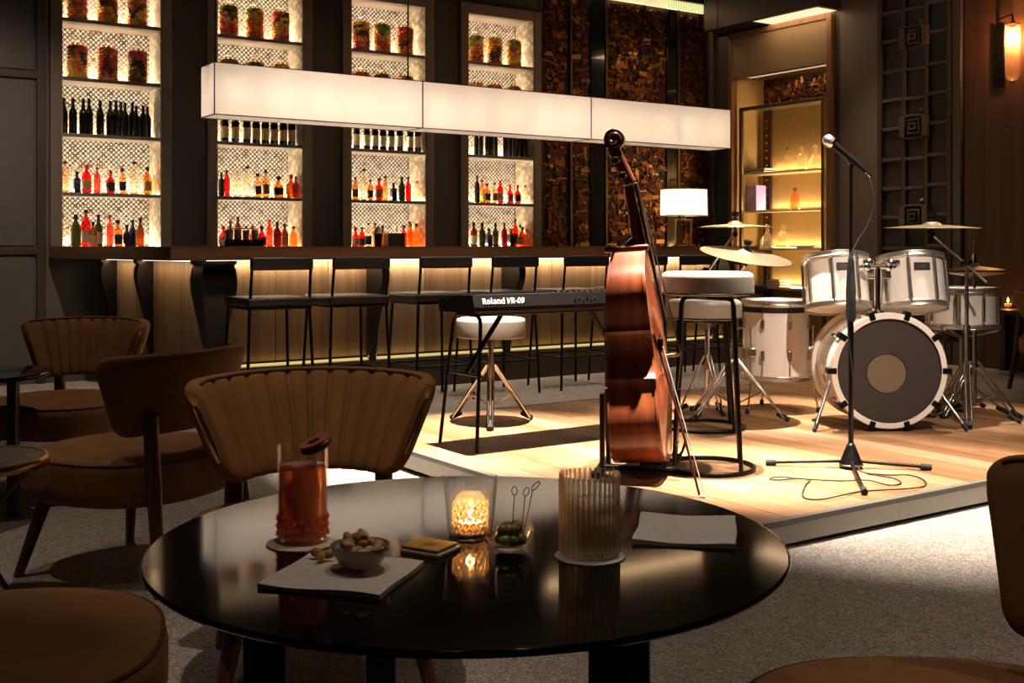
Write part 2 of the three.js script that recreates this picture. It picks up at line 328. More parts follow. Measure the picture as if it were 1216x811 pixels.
// ornamental lattice panel
{
  const t = thing('lattice_panel', 'dark ornamental panel of raised square mouldings beside the wood panelling', 'wall panel');
  const za = -7.24, zb = -6.41, W = zb - za, m = std(0x3d352c, 0.42, 0.2), b2 = std(0x50463b, 0.4, 0.25), x = RX;
  mesh('backing', span(x - 0.012, x, 0, CEIL, za, zb), std(0x1f1a16, 0.5), t);
  const bar = (z0, z1, y0, y1, d = 0.045) => rspan(x - d, x - 0.01, y0, y1, z0, z1, 0.006);
  mesh('frame', merge([bar(za, za + 0.05, 0, CEIL, 0.06), bar(zb - 0.05, zb, 0, CEIL, 0.06)]), m, t);
  const c1 = za + W * 0.36, c2 = za + W * 0.66;
  for (const c of [c1, c2]) mesh('upright', bar(c - 0.02, c + 0.02, 0, CEIL), m, t);
  // repeating motif: rails and a nested square between the uprights
  for (let k = 0, y = -0.36; y < 3.6; k++, y += 0.86) {
    for (const [dy, d] of [[0, 0.05], [0.28, 0.05], [0.56, 0.05]]) {
      mesh('rail', bar(za + 0.05, c1 - 0.02, y + dy, y + dy + 0.035, d), b2, t);
      if (dy !== 0) mesh('rail', bar(c1 + 0.02, c2 - 0.02, y + dy, y + dy + 0.03, d), b2, t);
      mesh('rail', bar(c2 + 0.02, zb - 0.05, y + dy + 0.02, y + dy + 0.055, d), b2, t);
    }
    const cy = y + 0.02, cz = (c1 + c2) / 2;
    for (const [h, d] of [[0.115, 0.05], [0.07, 0.07], [0.035, 0.09]]) mesh('square_moulding', merge([bar(cz - h, cz + h, cy + h - 0.018, cy + h, d), bar(cz - h, cz + h, cy - h, cy - h + 0.018, d), bar(cz - h, cz - h + 0.018, cy - h, cy + h, d), bar(cz + h - 0.018, cz + h, cy - h, cy + h, d)]), b2, t);
    for (const c of [c1, c2]) mesh('side_block', bar(c - 0.032, c + 0.032, cy - 0.1, cy + 0.1, 0.075), b2, t);
    mesh('stud', new THREE.ConeGeometry(0.035, 0.05, 4).rotateZ(PI / 2).translate(x - 0.045, y + 0.17, c2 - 0.06), b2, t);
  }
}
// ================================================================ STAGE
const SX0 = 2.66, SX1 = 6.7, SZ0 = -5.82, SZ1 = -2.85, SH = 0.105;
{
  const st = structGroup('floor_stage', 'low stage floor of oak planks with grey fascia', 'stage');
  const tones = [];
  for (let k = 0; k < 5; k++) tones.push(std([0xffffff, 0xf2e6d8, 0xe4d3c0, 0xfaf0e4, 0xd8c4ae][k], 0.42, 0, { map: woodTex([0.46, 0.345, 0.245], [0.68, 0.54, 0.41], 61 + k * 3, [1 / 0.32, 1 / 1.6], 22) }));
  mesh('deck', span(SX0 + 0.03, SX1 - 0.03, 0.03, SH - 0.018, SZ0 + 0.03, SZ1 - 0.03), MT.rubber, st);
  seed = 77; const w = 0.158; let n = 0;
  for (let x = SX0 + 0.03; x < SX1 - 0.04; x += w, n++) {
    const x1 = Math.min(x + w, SX1 - 0.03), cut = SZ0 + 0.03 + (SZ1 - SZ0) * [0.32, 0.71, 0.5, 0.18, 0.84][n % 5], ends = [SZ0 + 0.03, cut, SZ1 - 0.03];
    for (let k = 0; k < 2; k++) mesh('plank', boxUV(rspan(x + 0.0012, x1 - 0.0012, SH - 0.02, SH + rr(-0.0005, 0.0005), ends[k] + 0.001, ends[k + 1] - 0.001, 0.002), false, rr(0, 5)), pick(tones), st);
  }
  mesh('edge_trim', merge([rspan(SX0, SX1, SH - 0.02, SH + 0.002, SZ1 - 0.03, SZ1, 0.003), rspan(SX0, SX0 + 0.03, SH - 0.02, SH + 0.002, SZ0, SZ1 - 0.03, 0.003), rspan(SX1 - 0.03, SX1, SH - 0.02, SH + 0.002, SZ0, SZ1 - 0.03, 0.003), rspan(SX0, SX1, SH - 0.02, SH + 0.002, SZ0, SZ0 + 0.03, 0.003)]), std(0x5c5850, 0.5), st);
  mesh('fascia', merge([span(SX0 + 0.004, SX1 - 0.004, 0.016, SH - 0.02, SZ1 - 0.03, SZ1 - 0.006), span(SX0 + 0.006, SX0 + 0.03, 0.016, SH - 0.02, SZ0, SZ1 - 0.03), span(SX1 - 0.03, SX1 - 0.006, 0.016, SH - 0.02, SZ0, SZ1 - 0.03), span(SX0, SX1, 0.0, SH - 0.02, SZ0 + 0.006, SZ0 + 0.03)]), MT.fascia, st);
  mesh('plinth', merge([span(SX0 + 0.05, SX1 - 0.05, 0, 0.03, SZ0 + 0.05, SZ1 - 0.05)]), MT.rubber, st);
}
// ================================================================ BAR
const BF = -7.76, BX0 = 2.70, BX1 = 7.65, CT = 1.097;
{
  const c = thing('bar_counter', 'long wooden bar counter with a lit panelled front and curved black brackets', 'bar counter');
  const poly = (pts, y0, y1) => { const s = new THREE.Shape(pts.map(([x, z]) => new THREE.Vector2(x, -z))); return boxUV(new THREE.ExtrudeGeometry(s, { depth: y1 - y0, bevelEnabled: false }).rotateX(-PI / 2).translate(0, y0, 0), true); };
  mesh('counter_top', poly([[2.30, -7.42], [7.75, -7.42], [7.75, -8.25], [3.1, -8.25], [2.85, -9.56], [1.99, -9.56]], CT - 0.095, CT), MT.counter, c);
  mesh('inner_body', poly([[2.74, -7.80], [BX1, -7.80], [BX1, -8.15], [3.05, -8.15], [2.8, -9.4], [2.52, -9.4]], 0.0, CT - 0.095), MT.rubber, c);
  // front boards, one by one
  seed = 5; const tones = [0xffffff, 0xf1e8dc, 0xe2d6c7].map((k, i) => std(k, 0.55, 0, { map: i ? MT.barFront.map.clone() : MT.barFront.map }));
  const boardH = CT - 0.1;
  for (let x = BX0 + 0.06; x < BX1 - 0.02; x += 0.412) mesh('front_board', boxUV(rspan(x + 0.002, Math.min(x + 0.41, BX1), 0.27, boardH, BF - 0.04, BF - 0.004, 0.003), false, rr(0, 4)), pick(tones), c);
  mesh('plinth', rspan(BX0 + 0.06, BX1, 0, 0.235, BF - 0.04, BF + 0.05, 0.004), std(0x3b3023, 0.5), c);
  mesh('foot_light', rspan(BX0 + 0.06, BX1, 0.238, 0.252, BF - 0.03, BF + 0.03, 0.002), glow(0xffe08a, 0.75), c);
  rect(V((BX0 + BX1) / 2, 0.262, BF + 0.02), V(0, 1, 0.3), BX1 - BX0 - 0.1, 0.02, 5, 0xffdc95);
  // side return
  const A = V(BX0 + 0.02, 0, BF - 0.06), B = V(2.47, 0, -9.4), L = A.distanceTo(B), ang = Math.atan2(B.x - A.x, B.z - A.z);
  const side = new THREE.Group(); side.name = 'side_panel'; side.position.copy(A); side.rotation.y = ang; c.add(side);
  for (let k = 0; k < 4; k++) mesh('side_board', boxUV(rspan(-0.02, 0.016, 0.02, boardH, k * L / 4 + 0.002, (k + 1) * L / 4 - 0.002, 0.003), false, k), tones[k % 3], side);
  // curved brackets: flat fins with a cabriole outline
  const finShape = (d0) => { const s = new THREE.Shape(); s.moveTo(0, 0); s.lineTo(0.035, 0); s.bezierCurveTo(0.04, 0.35, 0.06, 0.5, d0 * 0.72, 0.72); s.bezierCurveTo(d0 * 1.04, 0.84, d0 * 1.03, 0.92, d0 * 0.86, 0.955); s.lineTo(d0 * 0.86, 0.965); s.lineTo(d0 * 0.98, 0.975); s.lineTo(d0, boardH); s.lineTo(0, boardH); s.closePath(); return s; };
  const finGeo = new THREE.ExtrudeGeometry(finShape(0.27), { depth: 0.05, bevelEnabled: true, bevelSize: 0.006, bevelThickness: 0.006, bevelSegments: 1, curveSegments: 10 }).translate(0, 0, -0.025);
  for (const x of [3.93, 5.16, 6.39, 7.5]) { const f = mesh('bracket', finGeo, MT.blackLacquer, c); f.rotation.y = -PI / 2; f.position.set(x, 0, BF); }
  for (const t of [0.573, 0.98]) { const q = A.clone().lerp(B, t), f = mesh('bracket', finGeo, MT.blackLacquer, c); f.rotation.y = ang + PI / 2 + PI; f.position.set(q.x - 0.015, 0, q.z); f.rotation.y = ang + PI / 2; f.rotation.y = Math.atan2(0, -1) + (ang + PI); f.scale.x = 0.5; }
  // corner post: the same outline turned round
  const post = lathe([[0.045, 0], [0.05, 0.1], [0.08, 0.4], [0.135, 0.62], [0.172, 0.78], [0.178, 0.86], [0.165, 0.94], [0.155, 0.955], [0.155, 0.965], [0.172, 0.975], [0.175, boardH]].map(([r, y]) => [r, y]), 4).rotateY(PI / 4);
  const pm = mesh('corner_bracket', toCreasedNormals(post, 0.5), MT.blackLacquer, c); pm.position.set(BX0 - 0.02, 0, BF + 0.08);
  // light under the counter overhang
  mesh('counter_light', merge([rspan(BX0 - 0.05, BX1, CT - 0.108, CT - 0.096, BF + 0.02, BF + 0.05, 0.002)]), glow(0xffeacb, 3.2), c);
  rect(V((BX0 + BX1) / 2, CT - 0.112, BF + 0.035), V(0, -1, -0.25), BX1 - BX0, 0.03, 48, 0xffe6c6);
  const sl = mesh('counter_light', box(0.03, 0.012, L, 0, 0, L / 2), c.children.at(-1).material, c); sl.position.set(A.x - 0.09, CT - 0.102, A.z); sl.rotation.y = ang;
  const mid = A.clone().lerp(B, 0.5); const rl = new THREE.RectAreaLight(0xffdcae, 20, 0.03, L); rl.position.set(mid.x - 0.09, CT - 0.112, mid.z); rl.rotation.order = 'YXZ'; rl.rotation.set(-PI / 2, ang, 0); scene.add(rl);
}
// ---- linear pendant over the bar
{
  const zF = -7.05, dp = 0.2585, x0 = 0.3499 * 7.05, x1 = 0.9975 * 7.05, yB = 1.938, yT = 2.2766, n = 3, w = (x1 - x0) / n;
  const t = thing('linear_pendant', 'long white fabric box pendant light hung over the bar', 'pendant light');
  const frame = [];
  for (let i = 0; i < n; i++) {
    const a = x0 + i * w, b = a + w;
    mesh('front_shade', span(a + 0.004, b - 0.004, yB + 0.006, yT - 0.006, zF - 0.003, zF - 0.002), MT.shade, t);
    mesh('back_shade', span(a + 0.004, b - 0.004, yB + 0.006, yT - 0.006, zF - dp + 0.002, zF - dp + 0.003), MT.shade, t);
    mesh('bottom_diffuser', span(a + 0.004, b - 0.004, yB + 0.004, yB + 0.005, zF - dp + 0.004, zF - 0.004), MT.shade, t);
    const e = 0.006;
    const fr = [span(a, b, yB, yB + e, zF - e, zF), span(a, b, yT - e, yT, zF - e, zF), span(a, b, yB, yB + e, zF - dp, zF - dp + e), span(a, b, yT - e, yT, zF - dp, zF - dp + e)];
    for (const x of [a, b]) for (const z of [zF - e, zF - dp]) fr.push(span(x - e / 2, x + e / 2, yB, yT, z, z + e));
    for (const x of [a, b]) for (const y of [yB, yT - e]) fr.push(span(x - e / 2, x + e / 2, y, y + e, zF - dp, zF));
    mesh('frame', merge(fr), std(0x3a2a1e, 0.5, 0.3), t);
    for (let k = 0; k < 5; k++) {
      const x = a + (k + 0.5) * w / 5, z = zF - dp / 2;
      const s = mesh('lamp_socket', cyl(0.012, 0.012, 0.12, x, (yT + yB) / 2 + 0.025, z, 10), MT.blackMetal, t);
      mesh('bulb', ball(0.03, x, (yT + yB) / 2, z, 12, 8), glow(0xffd9a8, 8), s);
      point(x, (yT + yB) / 2, z, 0.27, 0xfff3e8, 2, scene);
    }
    mesh('spine', span(a, b, yT - 0.02, yT - 0.01, zF - dp / 2 - 0.015, zF - dp / 2 + 0.015), MT.blackMetal, t);
  }
  for (const x of [x0, x1]) mesh('end_shade', span(x - 0.001, x, yB + 0.006, yT - 0.006, zF - dp + 0.005, zF - 0.005), MT.shade, t);
  for (const x of [x0 + 0.05, x0 + w - 0.05, x0 + 2 * w + 0.0, x1 - 0.03]) mesh('suspension_rod', rod(V(x, yT - 0.02, zF - dp / 2), V(x, CEIL, zF - dp / 2), 0.005), MT.steelDark, t);
}
// ---- bar stools
{
  const t = thing('bar_stool', '', 'bar stool', V(0, 0, 0), 0, 'bar stools along the counter');
  mesh('seat', rbox(0.46, 0.06, 0.43, 0.022, 0, 0.735, 0.01, 3), MT.leather, t);
  mesh('seat_frame', merge([rbox(0.44, 0.02, 0.41, 0.006, 0, 0.698, 0.01)]), MT.blackMetal, t);
  mesh('backrest', rbox(0.43, 0.085, 0.04, 0.018, 0, 0.985, 0.235, 3), MT.leather, t);
  for (const s of [-1, 1]) {
    mesh('leg', merge([rod(V(s * 0.235, 0, 0.225), V(s * 0.205, 0.7, 0.2), 0.0105), rod(V(s * 0.205, 0.7, 0.2), V(s * 0.2, 1.0, 0.235), 0.010)]), MT.blackMetal, t);
    mesh('leg', rod(V(s * 0.235, 0, -0.22), V(s * 0.205, 0.7, -0.18), 0.0105), MT.blackMetal, t);
  }
  const y = 0.25, a = 0.226, z0 = -0.205, z1 = 0.217;
  mesh('footrest', merge([rod(V(-a, y, z0), V(a, y, z0), 0.009), rod(V(-a, y, z1), V(a, y, z1), 0.009), rod(V(-a, y, z0), V(-a, y, z1), 0.009), rod(V(a, y, z0), V(a, y, z1), 0.009)]), MT.blackMetal, t);
  const xs = [2.86, 3.425, 4.09, 4.668, 5.345, 5.95, 6.53, 7.11], z = -7.13;
  const L = ['black leather bar stool at the counter corner, first from the curved corner post', 'black leather bar stool, second from the bar corner post', 'black leather bar stool, third from the bar corner post', 'black leather bar stool, fourth from the bar corner post, beyond the keyboard', 'black leather bar stool beyond the keyboard and beside the double bass', 'black leather bar stool behind the double bass', 'black leather bar stool behind the round stage stools', 'black leather bar stool at the lamp end of the counter'];
  xs.forEach((x, i) => { if (!i) { t.position.set(x, 0, z); t.rotation.y = 0; t.userData.label = L[0]; } else dup(t, V(x, 0, z), rr(-0.06, 0.06), L[i], 'bar stools along the counter'); });
}
// ---- table lamp on the counter
{
  const p = onZ(812, 290, -7.85); const t = thing('table_lamp', 'table lamp with white drum shade and open metal frame base on bar counter', 'lamp', V(p.x, CT, p.z));
  mesh('base', merge([rspan(-0.1, 0.1, 0, 0.012, -0.05, 0.05), rspan(-0.1, -0.088, 0.012, 0.25, -0.01, 0.01), rspan(0.088, 0.1, 0.012, 0.25, -0.01, 0.01), rspan(-0.1, 0.1, 0.24, 0.252, -0.01, 0.01)]), MT.chromeDull, t);
  mesh('stem', merge([rod(V(0, 0.25, 0), V(0, 0.47, 0), 0.007), rod(V(-0.05, 0.012, 0), V(-0.05, 0.3, 0), 0.012)]), MT.brassDark, t);
  mesh('shade', new THREE.CylinderGeometry(0.215, 0.22, 0.245, 40, 1, true).translate(0, 0.405, 0), MT.shade, t);
  mesh('shade_ring', merge([ring(0.215, 0.003, 0, 0.527, 0), ring(0.22, 0.003, 0, 0.283, 0)]), MT.brassDark, t);
  mesh('bulb', ball(0.03, 0, 0.40, 0), glow(0xffdcae, 8), t);
  point(p.x, CT + 0.40, p.z, 0.7, 0xffe8d0, 2);
}
// ================================================================ INSTRUMENTS ON THE STAGE
const KIT = -YAW;                        // the drum kit faces the camera squarely: +z of each part points to the audience
const stageAt = (u, v) => onY(u, v, SH);
const kitAt = (u, dep, y = SH) => flat((u - CX) / FOCAL * dep, dep, y);
MT.hoop = std(0xcfc7ba, 0.38, 0.9);
// ---- drums. axis along y, base of the shell at y = 0
function drum(t, R, h, { lugs = 8, lugLen = h * 0.8, tall = true, shell = MT.drumWhite, headTop = MT.drumHead, headBottom = MT.drumHead, split = false, darkBand = false, badge = false, phase = 0 } = {}) {
  mesh('shell', lathe([[R * 0.97, 0.004], [R, 0.006], [R, h - 0.006], [R * 0.97, h - 0.004]], 48), shell, t);
  for (const [y, s] of [[0.0, -1], [h, 1]]) {
    mesh('hoop', lathe([[R + 0.003, y - s * 0.018], [R + 0.014, y - s * 0.018], [R + 0.014, y - s * 0.013], [R + 0.009, y - s * 0.01], [R + 0.009, y + s * 0.010], [R + 0.013, y + s * 0.013], [R + 0.004, y + s * 0.013], [R + 0.003, y - s * 0.018]].map((q) => q), 48), MT.hoop, t);
    mesh('drum_head', lathe(s > 0 ? [[R, y + 0.002], [R * 0.9, y + 0.004], [0, y + 0.004]] : [[0, y - 0.004], [R * 0.9, y - 0.004], [R, y - 0.002]], 40), s > 0 ? headTop : headBottom, t);
  }
  if (darkBand) mesh('dark_band', lathe([[R + 0.001, h - 0.062], [R + 0.004, h - 0.062], [R + 0.004, h - 0.03], [R + 0.001, h - 0.03]], 40), MT.rubber, t);
  for (let k = 0; k < lugs; k++) {
    const a = phase + (k + 0.5) / lugs * 2 * PI, c = Math.cos(a), s = Math.sin(a), r = R + 0.012, at = (y) => V(c * r, y, s * r);
    if (split) for (const yy of [0.11, h - 0.16]) {
      const l = mesh('lug', rbox(0.018, 0.06, 0.018, 0.006, 0, 0.03, 0), MT.chromeDull, t); l.position.copy(at(yy)); l.rotation.y = -a;
      mesh('tension_rod', rod(V(0, yy < h / 2 ? -yy + 0.0 : 0.05, 0), V(0, yy < h / 2 ? 0.02 : h - yy, 0), 0.003, 0.003, 6), MT.chrome, l);
    } else {
      const l = mesh('lug', rbox(0.016, lugLen, 0.016, 0.006, 0, 0, 0), MT.chromeDull, t); l.position.copy(at(h / 2)); l.rotation.y = -a;
      mesh('tension_rod', rod(V(0.0, -h / 2, 0), V(0.0, h / 2, 0), 0.003, 0.003, 6), MT.chrome, l);
    }
  }
  if (badge) { const g = mesh('badge', rbox(0.088, 0.044, 0.006, 0.003), std(0x17120f, 0.35), t); g.position.set(0, h * 0.72, R + 0.002); mesh('badge_print', merge([box(0.05, 0.004, 0.001, 0, 0.004, 0.0036), box(0.034, 0.003, 0.001, 0, -0.007, 0.0036)]), MT.brassDark, g); return g; }
}
// tripod of a stand: double-strut legs with rubber feet
function tripod(t, spread, hubY, angles, mat = MT.chromeDull, r = 0.008, collar = 0.24) {
  for (const a of angles) {
    const c = Math.cos(a), s = Math.sin(a), foot = V(c * spread, 0.018, s * spread), side = V(-s, 0, c).multiplyScalar(0.012);
    const leg = mesh('leg', merge([-1, 1].map((k) => rod(V(c * 0.02, hubY, s * 0.02).addScaledVector(side, k), foot.clone().addScaledVector(side, k), r * 0.62, r * 0.62, 8))), mat, t);
    mesh('rubber_foot', rod(V(c * (spread - 0.045), 0.045, s * (spread - 0.045)), V(c * (spread + 0.022), 0.0145, s * (spread + 0.022)), 0.014, 0.014, 8), MT.rubber, leg);
    mesh('brace', merge([-1, 1].map((k) => rod(V(c * 0.016, collar * 0.35, s * 0.016).addScaledVector(side, k * 0.7), V(c * spread * 0.55, hubY * 0.45 + 0.01, s * spread * 0.55).addScaledVector(side, k), 0.004, 0.004, 6))), mat, leg);
  }
}
const cymbalGeo = (R) => lathe([[0.006, 0.026], [0.02, 0.026], [R * 0.16, 0.016], [R * 0.2, 0.006], [R * 0.6, -0.002], [R, -0.013], [R, -0.0145], [R * 0.6, -0.004], [R * 0.2, 0.004], [R * 0.15, 0.013], [0.006, 0.0235]], 64);
MT.cymbal = std(0xa88f66, 0.34, 1);
MT.cymbalPale = std(0xbdac8c, 0.32, 1);
function cymbalTop(t, R, pos, tilt, roll, mat) {
  const c = mesh('cymbal', cymbalGeo(R), mat, t); c.position.copy(pos); c.rotation.set(tilt, 0, roll, 'YXZ');
  mesh('felt', merge([cyl(0.018, 0.016, 0.014, 0, 0.027, 0, 14), cyl(0.018, 0.018, 0.012, 0, -0.004, 0, 14)]), MT.rubber, c);
  mesh('wing_nut', merge([cyl(0.006, 0.006, 0.04, 0, 0.04, 0, 8), cyl(0.018, 0.026, 0.026, 0, 0.05, 0, 10)]), MT.blackMetal, c);
  return c;
}
// bass drum
{
  const dep = 6.07, R = 0.298, c = kitAt(1056.3, dep), t = thing('bass_drum', 'white bass drum with dark front head and round port hole', 'drum', V(c.x, SH, c.z), KIT);
  const D = 0.44, cy = 0.325;
  const g = new THREE.Group();
  const tube = (prof, seg = 56) => lathe(prof, seg).rotateX(PI / 2).translate(0, cy, 0);    // profile (radius, z): z = 0 is the front face
  mesh('shell', tube([[R * 0.955, -D + 0.02], [R * 0.965, -D + 0.02], [R * 0.965, -0.02], [R * 0.955, -0.02]]), MT.drumWhite, t);
  mesh('front_hoop', tube([[R * 0.94, 0.004], [R * 1.035, 0.004], [R * 1.045, 0], [R * 1.045, -0.04], [R * 1.035, -0.044], [R * 0.97, -0.044]]), MT.drumWhite, t);
  mesh('rear_hoop', tube([[R * 0.97, -D + 0.044], [R * 1.035, -D + 0.044], [R * 1.045, -D + 0.04], [R * 1.045, -D], [R * 0.94, -D - 0.004]]), MT.drumWhite, t);
  const ringShape = new THREE.Shape(); ringShape.absarc(0, 0, R * 0.95, 0, 2 * PI); const hole = new THREE.Path(); hole.absarc(-0.012, -0.012, 0.107, 0, 2 * PI, true); ringShape.holes.push(hole);
  mesh('front_head', new THREE.ExtrudeGeometry(ringShape, { depth: 0.002, bevelEnabled: false, curveSegments: 48 }).translate(0, cy, -0.012), MT.drumBlackHead, t);
  mesh('port_window', new THREE.CircleGeometry(0.107, 40).translate(-0.012, cy - 0.012, -0.014), std(0x6e5f4c, 0.35), t);
  mesh('port_ring', new THREE.TorusGeometry(0.108, 0.003, 6, 40).translate(-0.012, cy - 0.012, -0.009), MT.trimDark, t);
  mesh('rear_head', tube([[0, -D + 0.012], [R * 0.95, -D + 0.012], [R * 0.95, -D + 0.014]]), MT.drumHead, t);
  for (let k = 0; k < 10; k++) {
    const a = k / 10 * 2 * PI, ca = Math.cos(a), sa = Math.sin(a);
    const cl = mesh('claw_hook', rbox(0.05, 0.032, 0.062, 0.006), MT.blackMetal, t); cl.position.set(ca * R * 1.035, cy + sa * R * 1.035, -0.02); cl.rotation.z = a + PI / 2 - PI / 2;
    const ro = mesh('tension_rod', merge([rod(V(0, 0, 0), V(0, 0, -0.13), 0.004, 0.004, 6), rbox(0.02, 0.022, 0.05, 0.006, -0.008, 0, -0.15)]), MT.chrome, t); ro.position.set(ca * R * 1.03, cy + sa * R * 1.03, -0.045); ro.rotation.z = a;
  }
  for (const s of [-1, 1]) {
    const l = mesh('spur', rod(V(s * R * 0.9, cy - 0.05, -0.15), V(s * (R + 0.11), 0.012, 0.02), 0.009), MT.chromeDull, t);
    mesh('rubber_foot', rod(V(s * (R + 0.092), 0.04, 0.004), V(s * (R + 0.112), 0.008, 0.022), 0.012), MT.rubber, l);
    mesh('spur_bracket', rbox(0.04, 0.07, 0.05, 0.01, s * R * 0.92, cy - 0.05, -0.16), MT.chrome, t);
  }
  mesh('tom_mount', merge([cyl(0.05, 0.04, 0.03, 0.0, cy + R * 0.945, -0.2, 20), cyl(0.018, 0.018, 0.26, 0.0, cy + R * 0.96, -0.2, 14), rod(V(-0.10, cy + R + 0.255, -0.2), V(0.10, cy + R + 0.255, -0.2), 0.012), ball(0.024, -0.06, cy + R + 0.255, -0.2), ball(0.024, 0.06, cy + R + 0.255, -0.2)]), MT.chrome, t);
  const font = await new FontLoader().loadAsync('fonts/droid/droid_sans_bold.typeface.json');
  globalThis.boldFont = font;
  const tx = new TextGeometry('Ba', { font, size: 0.04, depth: 0.001, curveSegments: 3 });
  const lt = mesh('lettering', tx, MT.rubber, t); lt.position.set(-R * 0.966 * Math.cos(0.22) - 0.002, cy - R * 0.966 * Math.sin(0.22) - 0.02, -0.24); lt.rotation.set(0.22, -PI / 2, 0, 'YXZ');
}
// rack toms
{
  const mk = (u, label, sgn) => {
    const p = kitAt(u, 6.42), t = thing('rack_tom', label, 'drum', V(p.x, 0.748, p.z), KIT, 'rack toms');
    const b = new THREE.Group(); drum(t, 0.175, 0.285, { lugs: 8, lugLen: 0.24, badge: true, phase: 0 });
    mesh('mount_bracket', merge([rbox(0.05, 0.10, 0.03, 0.008, sgn * 0.168, 0.2, 0.08), ball(0.026, sgn * 0.155, 0.235, 0.125), rod(V(sgn * 0.155, 0.235, 0.125), V(sgn * 0.21, 0.235, 0.0), 0.011), cyl(0.018, 0.018, 0.02, sgn * 0.125, 0.225, 0.14)]), MT.chrome, t);
    t.rotation.set(-0.23, KIT, 0, 'YXZ'); return t;
  };
  mk(995.5, 'white rack tom above the bass drum, nearer the floor tom', 1);
  mk(1085.5, 'white rack tom above the bass drum, nearer the snare', -1);
}
// floor tom
{
  const p = kitAt(921, 6.86), t = thing('floor_tom', 'large white floor tom on three chrome legs', 'drum', V(p.x, SH, p.z), KIT);
  const body = new THREE.Group(); body.name = 'drum_body'; body.position.y = 0.205; t.add(body);
  drum(body, 0.195, 0.455, { lugs: 8, split: true, darkBand: true, phase: 0.2 });
  for (const a of [0.35, 2.5, 4.6]) {
    const c = Math.cos(a), s = Math.sin(a);
    const l = mesh('leg', bentPipe([V(c * 0.222, 0.52, s * 0.222), V(c * 0.222, 0.15, s * 0.222), V(c * 0.25, 0.02, s * 0.25)], 0.006, 0.06), MT.chrome, t);
    mesh('rubber_foot', cyl(0.014, 0.012, 0.03, c * 0.252, 0, s * 0.252, 10), MT.rubber, l);
    mesh('leg_bracket', rbox(0.05, 0.06, 0.04, 0.01, c * 0.212, 0.36, s * 0.212), MT.chrome, t);
  }
}
// snare with its stand
{
  const p = kitAt(1142, 6.72), t = thing('snare_drum', 'white snare drum beside the hi-hat stand', 'drum', V(p.x, 0.628, p.z), KIT);
  drum(t, 0.192, 0.215, { lugs: 8, lugLen: 0.15, phase: 0.15 });
  const s = thing('snare_stand', 'chrome snare stand beneath the white snare drum', 'drum stand', V(p.x, SH, p.z), KIT);
  mesh('pole', cyl(0.013, 0.013, 0.40, 0, 0.06, 0, 12), MT.chromeDull, s);
  for (const a of [0.4, 2.5, 4.6]) mesh('basket_arm', bentPipe([V(0, 0.45, 0), V(Math.cos(a) * 0.2, 0.50, Math.sin(a) * 0.2), V(Math.cos(a) * 0.215, 0.53, Math.sin(a) * 0.215)], 0.007, 0.03), MT.chromeDull, s);
  tripod(s, 0.24, 0.2, [0.2, 2.3, 4.4]);
}
// drum throne, mostly hidden behind the bass drum
{
  const p = kitAt(1120, 7.1), t = thing('drum_throne', 'black padded drum throne behind the bass drum', 'stool', V(p.x, SH, p.z), KIT);
  mesh('seat', lathe([[0, 0.49], [0.15, 0.49], [0.165, 0.475], [0.165, 0.41], [0.155, 0.40], [0, 0.40]], 32), MT.leather, t);
  mesh('post', cyl(0.014, 0.014, 0.36, 0, 0.05, 0, 12), MT.chromeDull, t); tripod(t, 0.24, 0.22, [0.8, 2.9, 5.0]);
}
// kick pedal
{
  const p = kitAt(1096, 6.62), t = thing('kick_pedal', 'metal kick pedal behind the bass drum', 'pedal', V(p.x, SH, p.z), KIT);
  const pl = mesh('footboard', rbox(0.09, 0.012, 0.28, 0.004), MT.chromeDull, t); pl.position.set(0, 0.06, -0.1); pl.rotation.x = -0.3;
  mesh('base_plate', rbox(0.1, 0.008, 0.34, 0.003, 0, 0.004, -0.1), MT.blackMetal, t);
  mesh('upright', merge([rod(V(-0.05, 0, 0.06), V(-0.05, 0.2, 0.06), 0.007), rod(V(0.05, 0, 0.06), V(0.05, 0.2, 0.06), 0.007), rod(V(-0.06, 0.2, 0.06), V(0.06, 0.2, 0.06), 0.007)]), MT.chromeDull, t);
  mesh('beater', merge([rod(V(0, 0.2, 0.06), V(0, 0.34, 0.03), 0.004), ball(0.022, 0, 0.35, 0.03)]), MT.rubber, t);
}
// cymbal stands
function boomStand(label, foot, R, joint, cym, tilt, roll, mat, angles, spread, dark) {
  const t = thing('cymbal_stand', label, 'cymbal', V(foot.x, SH, foot.z), KIT, 'cymbals of the drum kit');
  const inv = (q) => t.worldToLocal(q.clone()); t.updateMatrixWorld(true);
  const j = inv(joint), c = inv(cym), m = dark ? MT.chromeDull : MT.chrome;
  mesh('lower_tube', cyl(0.0145, 0.0145, 0.5, 0, 0.03, 0, 14), m, t);
  mesh('upper_tube', merge([cyl(0.011, 0.011, j.y - 0.53, 0, 0.53, 0, 12)]), m, t);
  mesh('clamp', merge([cyl(0.02, 0.02, 0.05, 0, 0.5, 0, 14), rod(V(0, 0.52, 0), V(0.045, 0.52, 0.01), 0.006), cyl(0.02, 0.02, 0.04, 0, 0.26, 0, 14)]), MT.chromeDull, t);
  const dir = c.clone().sub(j); const hasArm = Math.hypot(dir.x, dir.z) > 0.03;
  if (hasArm) {
    const d = dir.clone().normalize();
    mesh('boom_arm', rod(j.clone().addScaledVector(d, -0.16), c.clone().add(V(0, -0.05, 0)), 0.0075), m, t);
    mesh('boom_joint', merge([ball(0.024, j.x, j.y, j.z), rod(j.clone().add(V(-0.03, 0, 0.02)), j.clone().add(V(0.035, 0, -0.02)), 0.009)]), MT.blackMetal, t);
  }
  mesh('tilter', merge([rod(c.clone().add(V(0, -0.075, 0)), c.clone().add(V(0, 0.03, 0)), 0.006), ball(0.017, c.x, c.y - 0.055, c.z)]), MT.blackMetal, t);
  cymbalTop(t, R, c, tilt, roll, mat); tripod(t, spread, 0.34, angles, m, 0.0085); return t;
}
